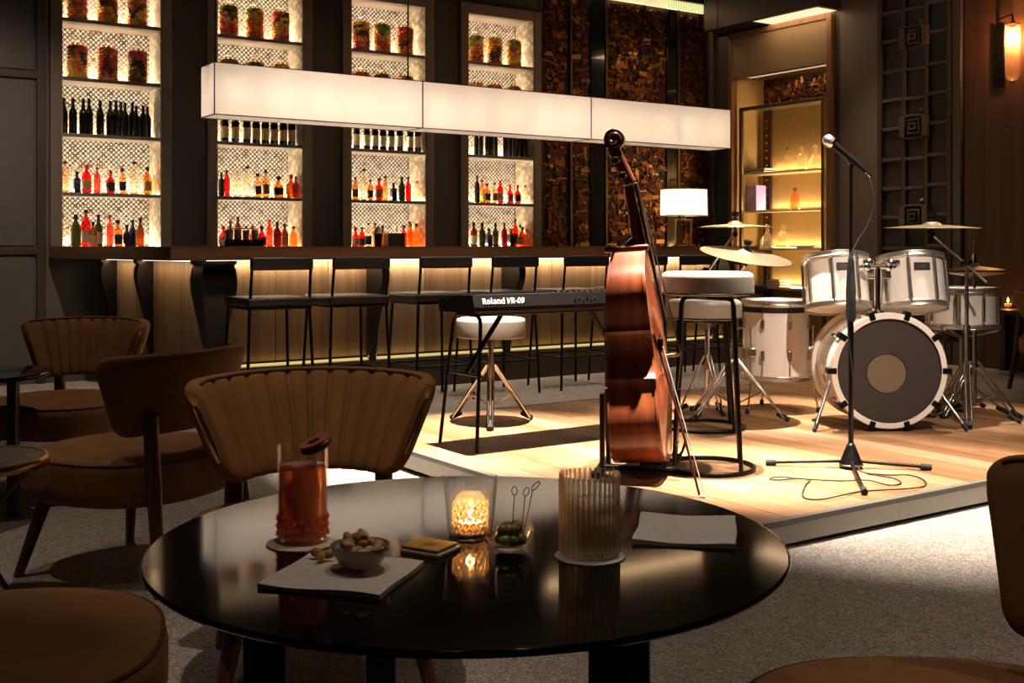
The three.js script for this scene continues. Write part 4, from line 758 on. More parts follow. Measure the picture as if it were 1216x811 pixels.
// ================================================================ LOUNGE
// curved velvet chair, faces +z, origin on the floor under the seat
function makeChair(label) {
  const t = thing('lounge_chair', label, 'chair', V(0, 0, 0), 0, 'velvet lounge chairs');
  // seat: rounded cushion
  const N = 56, prof = [[0.0, 0.262], [0.80, 0.262], [0.93, 0.270], [0.985, 0.288], [1.0, 0.32], [1.0, 0.375], [0.985, 0.398], [0.955, 0.410], [0.90, 0.417], [0.6, 0.428], [0.3, 0.432], [0, 0.433]];
  const out = (a) => { const c = Math.cos(a), s = Math.sin(a), e = 2 / 2.5; return [Math.sign(c) * Math.abs(c) ** e * 0.325, Math.sign(s) * Math.abs(s) ** e * 0.325 + 0.02]; };
  const loft = (pr) => { const p = [], uv = [], ix = []; pr.forEach(([k, y], j) => { for (let i = 0; i <= N; i++) { const [x, z] = out(i / N * 2 * PI); p.push(x * k, y, z * k); uv.push(i / N * 1.9 , j < 5 || j > 8 ? (j > 8 ? z * k : y) : y * 2); if (j < pr.length - 1 && i < N) { const o = j * (N + 1) + i; ix.push(o, o + N + 1, o + 1, o + 1, o + N + 1, o + N + 2); } } }); const g = new THREE.BufferGeometry(); g.setAttribute('position', new THREE.Float32BufferAttribute(p, 3)); g.setAttribute('uv', new THREE.Float32BufferAttribute(uv, 2)); g.setIndex(ix); g.computeVertexNormals(); return boxUV(g); };
  mesh('seat', loft(prof), MT.velvet, t);
  const pts = []; for (let i = 0; i < 48; i++) { const [x, z] = out(i / 48 * 2 * PI); pts.push(V(x * 0.972, 0.405, z * 0.972)); }
  mesh('seat_piping', pipe(pts, 0.0042, 120, 6, true), MT.piping, t);
  // backrest: padded shell bent round the seat, fluted inside, flaring upwards
  const A = 1.15, NA = 132, NC = 28, p = [], uv = [], ix = [], edge = [];
  const yB = 0.492, yT = 0.762, flutes = 13;
  for (let i = 0; i <= NA; i++) {
    const f = i / NA * 2 - 1, a = f * A, end = Math.abs(f);
    const e2 = Math.max(0, (end - 0.80) / 0.20), close = Math.sqrt(Math.max(0, 1 - e2 ** 2.6));
    const mid = (yB + yT) / 2 - 0.012 * end * end, hh = (yT - yB) / 2 * (0.62 + 0.38 * close) * (close > 0.02 ? 1 : 0.9), th = 0.038 * (0.25 + 0.75 * Math.sqrt(close));
    const fl = Math.abs(Math.sin((f * flutes / 2) * PI)), groove = (1 - Math.pow(1 - Math.min(1, fl * 1.0), 3)) ;
    for (let j = 0; j <= NC; j++) {
      const b = j / NC * 2 * PI, cb = Math.cos(b), sb = Math.sin(b), ex = 2 / 3.6;
      const rx = Math.sign(cb) * Math.abs(cb) ** ex * th, ry = Math.sign(sb) * Math.abs(sb) ** ex * hh;      // rx > 0 is the outside
      const y = mid + ry, tt = (y - yB) / (yT - yB), R = 0.268 + 0.095 * tt;
      let r = R + rx; if (rx < 0 && end < 0.9) r += 0.016 * (1 - groove) * Math.min(1, -rx / th * 1.4) ;
      const aa = a * (0.86 + 0.14 * tt); p.push(Math.sin(aa) * r, y, -Math.cos(aa) * r + 0.03); uv.push(a * 0.33, y);
      if (i < NA && j < NC) { const o = i * (NC + 1) + j; ix.push(o, o + 1, o + NC + 1, o + 1, o + NC + 2, o + NC + 1); }
    }
    if (i % 3 === 0 && end < 0.94) { const y = mid + hh * 0.985, te = (y - yB) / (yT - yB), R = 0.268 + 0.095 * te - th * 0.62, ae = a * (0.86 + 0.14 * te); edge.push(V(Math.sin(ae) * R, y - 0.003, -Math.cos(ae) * R + 0.03)); }
  }
  for (const i of [0, NA]) { const o = i * (NC + 1), c = p.length / 3; let sx = 0, sy = 0, sz = 0; for (let j = 0; j < NC; j++) { sx += p[(o + j) * 3]; sy += p[(o + j) * 3 + 1]; sz += p[(o + j) * 3 + 2]; } p.push(sx / NC, sy / NC, sz / NC); uv.push(0, 0); for (let j = 0; j < NC; j++) i ? ix.push(c, o + j + 1, o + j) : ix.push(c, o + j, o + j + 1); }
  const g = new THREE.BufferGeometry(); g.setAttribute('position', new THREE.Float32BufferAttribute(p, 3)); g.setAttribute('uv', new THREE.Float32BufferAttribute(uv, 2)); g.setIndex(ix); g.computeVertexNormals();
  const bk = mesh('backrest', g, MT.velvet, t); mesh('piping', pipe(edge, 0.0042, 150, 6), MT.piping, bk);
  for (const s of [-1, 1]) {
    const rear = mesh('leg', merge([rod(V(s * 0.235, 0, -0.315), V(s * 0.205, 0.36, -0.262), 0.016, 0.026, 14), rod(V(s * 0.205, 0.36, -0.262), V(s * 0.20, 0.56, -0.245), 0.026, 0.024, 14)]), MT.chairWood, t);
    mesh('foot_cap', rod(V(s * 0.235, 0, -0.315), V(s * 0.232, 0.04, -0.309), 0.0168, 0.0185, 14), MT.brassDark, rear);
    const fr = mesh('leg', rod(V(s * 0.255, 0, 0.275), V(s * 0.195, 0.275, 0.205), 0.015, 0.025, 14), MT.chairWood, t);
    mesh('foot_cap', rod(V(s * 0.255, 0, 0.275), V(s * 0.247, 0.04, 0.265), 0.0158, 0.017, 14), MT.brassDark, fr);
  }
  return t;
}
{
  const c = makeChair('brown velvet chair with fluted back facing the low black table, bar side');
  const p3 = flat(-0.49, 2.86); c.position.copy(p3); c.rotation.y = heading(0.25, -0.97);
  const G = 'velvet lounge chairs';
  const put = (lat, dep, hl, hd, label) => dup(c, flat(lat, dep), heading(hl, hd), label, G);
  put(-2.02, 5.12, -0.22, -0.97, 'brown velvet chair with fluted back by the dark wall panels, beside the tall dark table');
  put(-1.285, 3.88, -0.9, 0.42, 'brown velvet chair turned away, smooth back shown, between two other chairs');
  put(-0.955, 1.96, 0.97, 0.25, 'brown velvet chair beside the small brass rimmed side table');
  put(0.665, 1.59, -1.0, 0.02, 'brown velvet chair drawn up to the black table on the stage corner side');
  // leg of a far chair behind the drums
  put(4.2, 8.6, 0.6, -0.8, 'brown velvet chair by the wood panelled wall beyond the stage');
}
// ---- black round table
const TH = 0.66, TR = 0.47, TC = flat(-0.065, 1.70);
{
  const t = thing('round_table', 'glossy black round table with drinks and candle', 'table', V(TC.x, 0, TC.z), -YAW);
  mesh('table_top', lathe([[0, TH - 0.016], [TR - 0.03, TH - 0.016], [TR - 0.006, TH - 0.011], [TR, TH - 0.005], [TR - 0.001, TH - 0.0015], [TR - 0.004, TH], [0, TH]], 96), MT.tableTop, t);
  mesh('apron', lathe([[0, TH - 0.035], [0.3, TH - 0.035], [0.3, TH - 0.016], [0, TH - 0.016]], 40), MT.tableLeg, t);
  for (const [x, z, a, w] of [[-0.285, 0.1, 0.3, 0.06], [0.215, 0.12, -0.2, 0.085], [-0.155, -0.2, 0.1, 0.05]]) { const l = mesh('leg', rbox(w, TH - 0.03, 0.03, 0.006, 0, (TH - 0.03) / 2, 0), MT.tableLeg, t); l.position.set(x, 0, z); l.rotation.y = a; }
  mesh('foot_ring', lathe([[0.18, 0], [0.30, 0], [0.30, 0.012], [0.18, 0.012], [0.18, 0]], 40), MT.tableLeg, t);
}
// ---- tall dark table and brass rimmed side table at the edge
{
  const p = flat(-2.17, 4.55), t = thing('dark_table', 'tall dark table with straight legs beside the fluted chair', 'table', V(p.x, 0, p.z), -YAW);
  mesh('table_top', lathe([[0, 0.57], [0.28, 0.57], [0.295, 0.58], [0.295, 0.592], [0, 0.592]], 48), MT.tableTop, t);
  for (const [x, z] of [[0.14, -0.06], [-0.14, -0.06], [0, 0.15]]) mesh('leg', rbox(0.04, 0.575, 0.04, 0.006, x, 0.2875, z), MT.tableLeg, t);
  const q = flat(-1.625, 3.40), s = thing('side_table', 'small round side table with brass rim and curved legs', 'side table', V(q.x, 0, q.z), -YAW);
  mesh('table_top', lathe([[0, 0.445], [0.21, 0.445], [0.21, 0.462], [0, 0.462]], 48), std(0xffffff, 0.35, 0, { map: tex(128, 128, (x, y) => { const f = vnoise(x * 60, y * 60, 60, 60, 3); return f > 0.75 ? [0.6, 0.54, 0.46] : lerp3([0.25, 0.22, 0.19], [0.36, 0.32, 0.28], f); }, true, [4, 4]) }), s);
  mesh('rim', lathe([[0.208, 0.436], [0.218, 0.436], [0.221, 0.45], [0.218, 0.464], [0.208, 0.464]], 56), MT.brass, s);
  for (let k = 0; k < 3; k++) { const a = k * 2 * PI / 3 + 0.15, c = Math.cos(a), sn = Math.sin(a); mesh('leg', pipe([V(c * 0.19, 0.44, sn * 0.19), V(c * 0.09, 0.32, sn * 0.09), V(c * 0.055, 0.22, sn * 0.055), V(c * 0.10, 0.1, sn * 0.10), V(c * 0.2, 0.008, sn * 0.2)], 0.009, 40, 8), MT.brassDark, s); }
}
// ================================================================ THINGS ON THE BLACK TABLE
const onT = (u, v, dy = 0) => onY(u, v, TH + dy);
MT.clear = phys({ color: 0xffffff, roughness: 0.03, transmission: 1, thickness: 0, ior: 1.5 });
const napkinGeo = (w, d, layers, sd) => { seed = sd; const g = new THREE.BoxGeometry(w, 0.0022 * layers, d, 18, layers, 14), p = g.attributes.position; for (let i = 0; i < p.count; i++) { const x = p.getX(i), y = p.getY(i), z = p.getZ(i), top = y > -0.001 * layers; p.setXYZ(i, x + Math.sin(z * 45 + sd) * 0.0012, y + (top ? 0.0016 * Math.sin(x * 38 + sd) * Math.cos(z * 33) + 0.0016 : 0), z + Math.sin(x * 40 + sd) * 0.0012); } g.computeVertexNormals(); return boxUV(toCreasedNormals(g, 0.6)); };
function quadThing(name, label, cat, corners, h, geoFn, mat) {   // place a rectangle by two of its corners' pixels
  const q = corners.map(([u, v]) => onT(u, v)), c = q.reduce((a, b) => a.add(b), V(0, 0, 0)).multiplyScalar(0.25);
  const e = onT(...corners[1]).sub(onT(...corners[0])), f = onT(...corners[2]).sub(onT(...corners[1]));
  const t = thing(name, label, cat, V(c.x, TH, c.z), Math.atan2(-f.z, f.x)); return [t, f.length(), e.length()];
}
const napPaper = std(0xffffff, 0.9, 0, { map: tex(128, 128, (x, y) => { const n = fbm(x * 24, y * 24, 24, 24, 201, 3); return lerp3([0.80, 0.77, 0.74], [0.90, 0.88, 0.85], n); }, true, [8, 8]) });
{ // napkins
  const [a, w, d] = quadThing('paper_napkin', 'folded white paper napkin under the bowl of nuts', 'napkin', [[322, 700], [362, 660], [495, 671], [452, 711]]);
  mesh('folded_sheet', napkinGeo(w, d, 2, 3).translate(0, 0.0022, 0), napPaper, a); a.userData.group = 'paper napkins';
  const [b, w2, d2] = quadThing('paper_napkin', 'folded white paper napkin lying alone near the ribbed glass', 'napkin', [[750, 646], [764, 613], [876, 618], [871, 652]]);
  mesh('folded_sheet', napkinGeo(w2, d2, 2, 8).translate(0, 0.0022, 0), napPaper, b); b.userData.group = 'paper napkins';
}
const coasterGeo = (R) => { const s = new THREE.Shape(); for (let i = 0; i <= 160; i++) { const a = i / 160 * 2 * PI, r = R * (1 + 0.022 * Math.cos(a * 24)); i ? s.lineTo(Math.cos(a) * r, Math.sin(a) * r) : s.moveTo(r, 0); } return boxUV(new THREE.ExtrudeGeometry(s, { depth: 0.0016, bevelEnabled: false }).rotateX(-PI / 2)); };
for (const [u, v, l] of [[357, 645.5, 'scalloped paper coaster under the amber cocktail'], [700.5, 661, 'scalloped paper coaster under the ribbed glass']]) { const p = onT(u, v); const o = tag(mesh('paper_coaster', coasterGeo(0.0495), napPaper), l, 'coaster', 'paper coasters'); o.position.copy(p).setY(TH + 0.0002); }
// ---- amber cocktail
{
  const p = onT(359.5, 643), t = thing('cocktail_glass', 'tall cut glass of amber cocktail with ice and a fig slice', 'drink', V(p.x, TH + 0.0022, p.z), -YAW);
  const R = 0.0372, H = 0.141;
  mesh('glass', lathe([[0, 0.004], [R * 0.8, 0.0], [R * 0.9, 0.002], [R * 0.97, 0.012], [R, 0.035], [R * 0.97, 0.05], [R * 0.985, H * 0.6], [R, H], [R - 0.0022, H], [R - 0.003, H * 0.6]], 40), MT.clear, t);
  // cut facets round the foot
  const studs = []; for (let r = 0; r < 3; r++) for (let k = 0; k < 18; k++) { const a = (k + (r % 2) * 0.5) / 18 * 2 * PI; studs.push(new THREE.OctahedronGeometry(0.0062, 0).scale(1, 1, 0.6).rotateY(PI / 2 - a).translate(Math.cos(a) * R * 0.985, 0.012 + r * 0.0115, Math.sin(a) * R * 0.985)); }
  stuff(mesh('cut_facets', merge(studs), phys({ color: 0xf4bd98, roughness: 0.08, transmission: 0.85, thickness: 0 }), t));
  mesh('liquid', lathe([[0, 0.006], [R * 0.86, 0.006], [R * 0.93, 0.03], [R * 0.925, H * 0.8], [0, H * 0.8]], 36), phys({ color: 0xf0a470, roughness: 0.35, transmission: 0.5, thickness: 0, ior: 1.33 }), t);
  const iceM = phys({ color: 0xf6c9a4, roughness: 0.3, transmission: 0.6, thickness: 0, ior: 1.2 });
  seed = 9; for (const [x, y, z, s, r] of [[0.006, 0.03, 0.008, 0.034, 0.3], [-0.006, 0.068, 0.008, 0.036, 0.9], [0.005, 0.100, 0.009, 0.036, 0.15]]) { const c = mesh('ice_cube', rbox(s, s, s, 0.005), iceM, t); c.position.set(x, y, z); c.rotation.set(r * 0.3, r, r * 0.4); }
  const fig = mesh('fruit_slice', new THREE.SphereGeometry(0.0255, 20, 10).scale(1, 0.36, 0.8), std(0x4a2a2c, 0.35), t); fig.position.set(0.021, H + 0.001, 0.006); fig.rotation.set(0.3, 0, 0.38);
  mesh('slice_flesh', new THREE.CylinderGeometry(0.0225, 0.0225, 0.003, 24).scale(1, 1, 0.78).translate(0, 0.0068, 0), std(0xc4705a, 0.45), fig);
}
// ---- ribbed glass
{
  const p = onT(700, 659), t = thing('ribbed_glass', 'ribbed tumbler of clear drink with ice on a paper coaster', 'drink', V(p.x, TH + 0.0022, p.z), -YAW);
  const H = 0.118, n = 34, prof = (R, amp, y) => { const o = []; for (let i = 0; i <= n * 6; i++) { const a = i / (n * 6) * 2 * PI, r = R + amp * Math.abs(Math.cos(a * n / 2)); o.push(Math.cos(a) * r, y, Math.sin(a) * r); } return o; };
  const rings = [[0.0385, 0.0008, 0], [0.0405, 0.0022, 0.003], [0.0408, 0.0024, H * 0.5], [0.0408, 0.0024, H - 0.006], [0.0415, 0.0004, H], [0.0395, 0, H - 0.001], [0.0392, 0, 0.008]], pp = [], ix = [], m = n * 6 + 1;
  rings.forEach(([R, a, y], j) => { pp.push(...prof(R, a, y)); if (j) for (let i = 0; i < m - 1; i++) { const o = (j - 1) * m + i; ix.push(o, o + m, o + 1, o + 1, o + m, o + m + 1); } });
  const g = new THREE.BufferGeometry(); g.setAttribute('position', new THREE.Float32BufferAttribute(pp, 3)); g.setIndex(ix); g.computeVertexNormals();
  mesh('glass', g, MT.clear, t);
  const ribs = []; for (let k = 0; k < n; k++) { const a = k / n * 2 * PI; ribs.push(new THREE.CylinderGeometry(0.0019, 0.0019, H - 0.008, 6).scale(1, 1, 1).translate(Math.cos(a) * 0.0422, H / 2, Math.sin(a) * 0.0422)); }
  stuff(mesh('ribs', merge(ribs), phys({ color: 0xfff8ea, roughness: 0.45, transmission: 0.7, thickness: 0, ior: 1.5 }), t));
  mesh('glass_base', lathe([[0, 0.0005], [0.038, 0.0005], [0.039, 0.003], [0.0385, 0.008], [0, 0.008]], 36), MT.clear, t);
  mesh('liquid', lathe([[0, 0.0085], [0.0386, 0.0085], [0.0386, H * 0.64], [0, H * 0.64]], 36), phys({ color: 0xf6f0e0, roughness: 0.5, transmission: 0.55, thickness: 0, ior: 1.33 }), t);
  const iceM = phys({ color: 0xfdf6ea, roughness: 0.15, transmission: 0.9, thickness: 0, ior: 1.2 });
  for (const [x, y, z, s, r] of [[-0.008, 0.066, 0.004, 0.03, 0.5], [0.012, 0.058, -0.006, 0.028, 1.1], [0.002, 0.034, 0.006, 0.03, 0.2]]) { const c = mesh('ice_cube', rbox(s, s, s, 0.005), iceM, t); c.position.set(x, y, z); c.rotation.set(r * 0.3, r, r * 0.4); }
  const pl = mesh('citrus_slice', new THREE.CylinderGeometry(0.024, 0.024, 0.004, 24), std(0x7f8a45, 0.5), t); pl.position.set(0.008, 0.02, 0.014); pl.rotation.set(1.35, 0, 0.2);
}
// ---- candle holder
{
  const p = onT(558.5, 637), t = thing('candle_holder', 'glass candle holder with a burning candle in a patterned cup', 'candle', V(p.x, TH, p.z), -YAW);
  const H = 0.092;
  mesh('outer_glass', lathe([[0, 0.0], [0.0325, 0.0], [0.034, 0.003], [0.0415, H], [0.0395, H], [0.0325, 0.006], [0, 0.006]], 40), MT.clear, t);
  mesh('patterned_cup', lathe([[0.026, 0.007], [0.027, 0.03], [0.0265, 0.048], [0.022, 0.06], [0.0165, 0.066]], 36), phys({ color: 0xfff0dc, roughness: 0.08, transmission: 0.95, thickness: 0 }), t);
  const studs = []; for (let r = 0; r < 5; r++) for (let k = 0; k < 16; k++) { const a = (k + (r % 2) * 0.5) / 16 * 2 * PI, R = 0.027; studs.push(new THREE.OctahedronGeometry(0.0046, 0).scale(1, 1.15, 0.5).rotateY(PI / 2 - a).translate(Math.cos(a) * R, 0.013 + r * 0.009, Math.sin(a) * R)); }
  stuff(mesh('diamond_pattern', merge(studs), phys({ color: 0xfff0dc, roughness: 0.06, transmission: 0.9, thickness: 0.004, ior: 1.5 }), t));
  mesh('wax', cyl(0.018, 0.018, 0.016, 0, 0.007, 0, 20), std(0xf0dfc2, 0.5), t);
  mesh('wick', cyl(0.0008, 0.0008, 0.008, 0, 0.022, 0, 6), MT.rubber, t);
  mesh('flame', lathe([[0, 0.027], [0.0034, 0.032], [0.0044, 0.036], [0.003, 0.043], [0, 0.052]], 12), glow(0xffb860, 40), t);
  point(p.x, TH + 0.037, p.z, 0.04, 0xffc48a, 0.3);
}
// ---- bowl of nuts, loose nuts, bowl of olives with picks, matchbook, card
{
  const p = onT(428, 681), t = thing('nut_bowl', 'small glass bowl heaped with nuts on the napkin', 'bowl', V(p.x, TH + 0.0085, p.z));
  mesh('bowl', lathe([[0, 0], [0.022, 0], [0.030, 0.008], [0.0375, 0.022], [0.040, 0.031], [0.0385, 0.031], [0.0355, 0.022], [0.028, 0.010], [0, 0.004]], 36), phys({ color: 0xb9aea4, roughness: 0.15, transmission: 0.6, thickness: 0 }), t);
  seed = 44; const nutM = [0xcfa878, 0xb98a58, 0xe0bd90].map((c) => std(c, 0.55)), nutG = new THREE.SphereGeometry(0.0085, 10, 7).scale(1.25, 0.75, 0.72);
  for (let k = 0; k < 26; k++) { const a = rr(0, 6.3), lay = k < 13 ? 0 : k < 21 ? 1 : 2, r = [rr(0.016, 0.029), rr(0.008, 0.024), rr(0, 0.012)][lay], o = tag(mesh('nut', nutG, pick(nutM)), 'pale roasted nut heaped in the glass bowl', 'nut', 'nuts in the bowl'); o.position.set(p.x + Math.cos(a) * r, TH + 0.0085 + [0.025, 0.034, 0.041][lay] + rr(-.002, .002), p.z + Math.sin(a) * r); o.rotation.set(rr(-.6, .6), rr(0, 6), rr(-.6, .6)); }
  for (const [u, v] of [[376, 669], [389, 671.5], [381, 674]]) { const q = onT(u, v), o = tag(mesh('nut', nutG, nutM[1]), 'loose nut lying on the napkin beside the bowl', 'nut', 'loose nuts on the napkin'); o.position.set(q.x, TH + 0.0155, q.z); o.rotation.y = u; }
  const q = onT(604, 652), b = thing('olive_bowl', 'small clear glass bowl of green olives', 'bowl', V(q.x, TH, q.z));
  mesh('bowl', lathe([[0, 0], [0.02, 0], [0.029, 0.009], [0.035, 0.022], [0.037, 0.03], [0.0358, 0.03], [0.033, 0.021], [0.027, 0.011], [0, 0.004]], 36), MT.clear, b);
  const olG = new THREE.SphereGeometry(0.0088, 12, 9).scale(1.2, 0.95, 0.95), olM = [0x7d7a2a, 0x6a6a22, 0x8f8a36].map((c) => std(c, 0.25));
  for (let k = 0; k < 15; k++) { const lay = k < 9 ? 0 : 1, a = k * 2.4, r = lay ? rr(0.004, 0.016) : rr(0.012, 0.022), o = tag(mesh('olive', olG, pick(olM)), 'green olive in the clear glass bowl', 'olive', 'olives in the bowl'); o.position.set(q.x + Math.cos(a) * r, TH + (lay ? 0.03 : 0.0165), q.z + Math.sin(a) * r); o.rotation.set(0, rr(0, 6), rr(-.5, .5)); }
  for (const [u0, v0, u1, v1, s] of [[607, 640, 611, 588, 0], [619, 641, 623.5, 589, 0.4], [620, 642, 632.5, 582, 1]]) {
    const dp = q.dot(FW), a = atDepth(u0, v0, dp), e = atDepth(u1, v1, dp), o = thing('cocktail_pick', ['bamboo cocktail pick with an upright loop', 'bamboo cocktail pick with a leaning loop', 'bamboo cocktail pick with a wide tilted loop'][[0, 0.4, 1].indexOf(s)], 'cocktail pick', a, 0, 'picks in the olive bowl');
    const d = e.clone().sub(a); mesh('stick', rod(V(0, 0, 0), d, 0.0008, 0.0008, 6), std(0x2a2118, 0.6), o);
    const L = []; for (let i = 0; i < 16; i++) { const an = i / 16 * 2 * PI; L.push(d.clone().addScaledVector(RT, Math.sin(an) * 0.004 + s * 0.009 * (1 - Math.cos(an)) / 2).add(V(0, (1 - Math.cos(an)) * 0.0062, 0))); }
    mesh('loop', pipe(L, 0.0008, 40, 5, true), std(0x2a2118, 0.6), o);
  }
  const [m, w, d] = quadThing('matchbook', 'yellow topped matchbook lying beside the candle', 'matchbook', [[478, 657], [500, 645], [545, 652], [524, 663]]);
  mesh('cover_base', rbox(w, 0.005, d, 0.0012, 0, 0.0025, 0), std(0xcfc5b6, 0.8), m); mesh('cover_top', rbox(w * 0.93, 0.005, d * 0.92, 0.0012, -0.002, 0.0076, 0), std(0xa8862e, 0.6), m);
  mesh('cover_print', box(w * 0.3, 0.0003, d * 0.3, 0, 0.0103, 0), std(0x7a5a1c, 0.6), m);
  const k = onT(429, 659), cd = tag(mesh('tent_card', (() => { const s = new THREE.Shape([new THREE.Vector2(-0.008, 0), new THREE.Vector2(0.008, 0), new THREE.Vector2(0, 0.02)]); return new THREE.ExtrudeGeometry(s, { depth: 0.036, bevelEnabled: false }).translate(0, 0, -0.018).rotateY(PI / 2 - YAW); })(), std(0x141110, 0.5)), 'small black tent card behind the bowl of nuts', 'card'); cd.position.set(k.x, TH, k.z);
}
// ================================================================ BOTTLES AND JARS IN THE NICHES
const tint = (c, k = 1, r = 0.06) => phys({ color: c, roughness: r, transmission: k, thickness: 0, ior: 1.45 });
const BM = {
  wine: std(0x120d0a, 0.15), clear: tint(0xfff6e6, 0.92), amber: tint(0xf2b268, 0.92), orange: tint(0xf9cd98, 0.92), brown: tint(0xc27c48, 0.85), red: tint(0xf04a38, 0.85), pink: tint(0xf58a74, 0.88), maroon: tint(0xa83a30, 0.75), navy: std(0x191a3a, 0.2), green: tint(0x5a6232, 0.6), black: std(0x100c0b, 0.25), peach: tint(0xfce0c2, 0.92),
};
const LM = { black: std(0x120e0c, 0.6), tan: std(0x9c7a55, 0.7), red: std(0xc01e18, 0.6), white: std(0xe7ddcc, 0.7), cream: std(0xcbb48e, 0.7), none: null };
const CM = { black: std(0x0f0c0b, 0.4), red: std(0xb0201a, 0.4), gold: MT.brassDark, white: std(0xd8cdbc, 0.5), cork: std(0x6a4526, 0.7) };
const geoCache = {};
// shapes: profile in units of (radius, height)
const SHAPES = {
  wine: [[0, 0.0], [0.93, 0.0], [1, 0.015], [1, 0.58], [0.92, 0.65], [0.55, 0.74], [0.38, 0.80], [0.34, 0.95], [0.40, 0.955], [0.40, 0.975], [0.34, 0.98]],
  round: [[0, 0], [0.92, 0], [1, 0.02], [1, 0.54], [0.94, 0.62], [0.6, 0.72], [0.36, 0.78], [0.33, 0.88]],
  square: [[0, 0], [0.95, 0], [1, 0.02], [1, 0.60], [0.9, 0.66], [0.42, 0.72], [0.36, 0.76], [0.35, 0.87]],
  squat: [[0, 0], [0.8, 0], [0.98, 0.06], [1, 0.3], [0.92, 0.55], [0.5, 0.68], [0.34, 0.73], [0.33, 0.84]],
  tall: [[0, 0], [0.92, 0], [1, 0.015], [0.98, 0.62], [0.84, 0.70], [0.45, 0.78], [0.36, 0.83], [0.34, 0.93]],
};
function bottleGeos(shape, R, H) {
  const k = shape + R.toFixed(3) + H.toFixed(2); if (geoCache[k]) return geoCache[k];
  const pr = SHAPES[shape].map(([r, y]) => [r * R, y * H]), sq = shape === 'square', neck = pr[pr.length - 1];
  let body = lathe(pr, sq ? 4 : 18); if (sq) body = toCreasedNormals(body.rotateY(PI / 4).scale(1.12, 1, 1.12), 0.5);
  const cap = shape === 'wine' ? lathe([[R * 0.37, H * 0.84], [R * 0.42, H * 0.845], [R * 0.42, H * 0.995], [R * 0.38, H], [0, H]], 14) : lathe([[neck[0] * 1.05, neck[1] - 0.01 * H], [neck[0] * 1.32, neck[1]], [neck[0] * 1.32, H * 0.985], [neck[0] * 1.2, H], [0, H]], 14);
  const y0 = H * 0.14, y1 = H * 0.48, lr = sq ? R * 1.135 : R * 1.012;
  let label = new THREE.CylinderGeometry(lr, lr, y1 - y0, sq ? 4 : 18, 1, true).translate(0, (y0 + y1) / 2, 0); if (sq) label = toCreasedNormals(label.rotateY(PI / 4), 0.5).scale(1, 1, 1);
  return geoCache[k] = { body, cap, label };
}
const NICHE = ['niche by dark panelling', 'second niche from dark panelling', 'second niche from carved panels', 'niche by carved panels'];
const SHELFNAME = ['bottom shelf', 'second shelf', 'third shelf', 'fourth shelf', 'top shelf'];
const GLASSWORD = { wine: 'dark', clear: 'clear', amber: 'amber', orange: 'pale orange', brown: 'brown', red: 'bright red', pink: 'coral red', maroon: 'maroon', navy: 'navy blue', green: 'dark green', black: 'black', peach: 'peach coloured' };
const stood = {};
function bottle(ni, si, u, hpx, wpx, shape, col, cap, lab) {
  const y = SHELF[si], key = ni + '_' + si, k = onZ(u, 250, WALL - 0.15).dot(FW) / FOCAL;
  const a = NX[ni] + 0.012, b = NX[ni] + NW - 0.012, R = Math.max(0.024, Math.round(wpx * k / 2 * 250) / 250), H = Math.round(hpx * k * 50) / 50;
  const g = bottleGeos(shape, R, H), r = R * (shape === 'square' ? 1.14 : 1.02); let x, zs; stood[key] ??= [];
  for (const d of [0.15, 0.12, 0.18, 0.09, 0.21, 0.075, 0.24]) { zs = WALL - d; x = Math.min(b - r, Math.max(a + r, onZ(u, 250, zs).x)); if (stood[key].every(([X, Z, q]) => Math.hypot(X - x, Z - zs) > (q + r) * 1.03 || (Math.abs(Z - zs) > (q + r) * 1.02))) break; }
  stood[key].push([x, zs, r]);
  const parts = (lab ? ' with ' + lab + ' label' : '') , what = shape === 'wine' ? 'wine bottle' : { squat: 'round squat bottle', square: 'square bottle', tall: 'tall bottle', round: 'liquor bottle' }[shape];
  const label = GLASSWORD[col] + ' ' + what + parts + (cap && !lab && shape !== 'wine' ? ' and ' + cap + ' cap' : '') + ', ' + SHELFNAME[si] + ', ' + NICHE[ni];
  const t = thing(shape === 'wine' ? 'wine_bottle' : 'liquor_bottle', label, 'bottle', V(x, y, zs), 0, 'bottles on the ' + SHELFNAME[si] + ', ' + NICHE[ni]);
  mesh('glass_body', g.body, BM[col], t); if (cap) mesh('cap', g.cap, CM[cap], t); if (lab) mesh('paper_label', g.label, LM[lab], t);
  return t;
}
const row = (ni, si, list) => list.forEach((q) => bottle(ni, si, ...q));
const at = (u0, s) => (x) => u0 + x / s;
{ // niche 1
  let f = at(70, 9); row(0, 2, [50, 150, 260, 322, 440, 548, 610, 660, 705, 785, 825, 900, 945].map((x, i) => [f(x), 43 - i * 0.25, 9.2, 'wine', 'wine', 'black', null]));
  f = at(70, 6.238);
  row(0, 1, [[f(47), 38, 8, 'tall', 'peach', 'black', null], [f(133), 27, 9, 'square', 'navy', 'black', null], [f(205), 33, 11.5, 'round', 'red', 'red', 'tan'], [f(283), 32, 7.5, 'tall', 'pink', 'black', null], [f(382), 29, 10, 'squat', 'red', 'red', 'black'], [f(468), 30, 9, 'square', 'orange', 'black', 'black'], [f(560), 39, 12, 'tall', 'clear', 'black', null], [f(655), 33, 10, 'round', 'amber', 'black', 'tan'], [f(716), 24, 6, 'tall', 'peach', null, null]]);
  row(0, 0, [[f(125), 39, 11, 'wine', 'green', 'black', null], [f(200), 45, 11, 'tall', 'red', 'black', 'tan'], [f(252), 32, 9, 'round', 'brown', 'black', 'tan'], [f(293), 39, 9, 'wine', 'green', 'black', 'tan'], [f(378), 39, 8, 'tall', 'pink', 'black', null], [f(435), 33, 11, 'square', 'amber', 'black', 'black'], [f(503), 29, 9, 'square', 'navy', 'black', null], [f(546), 34, 9, 'round', 'navy', 'black', null], [f(602), 35, 9, 'round', 'brown', 'black', null]]);
}
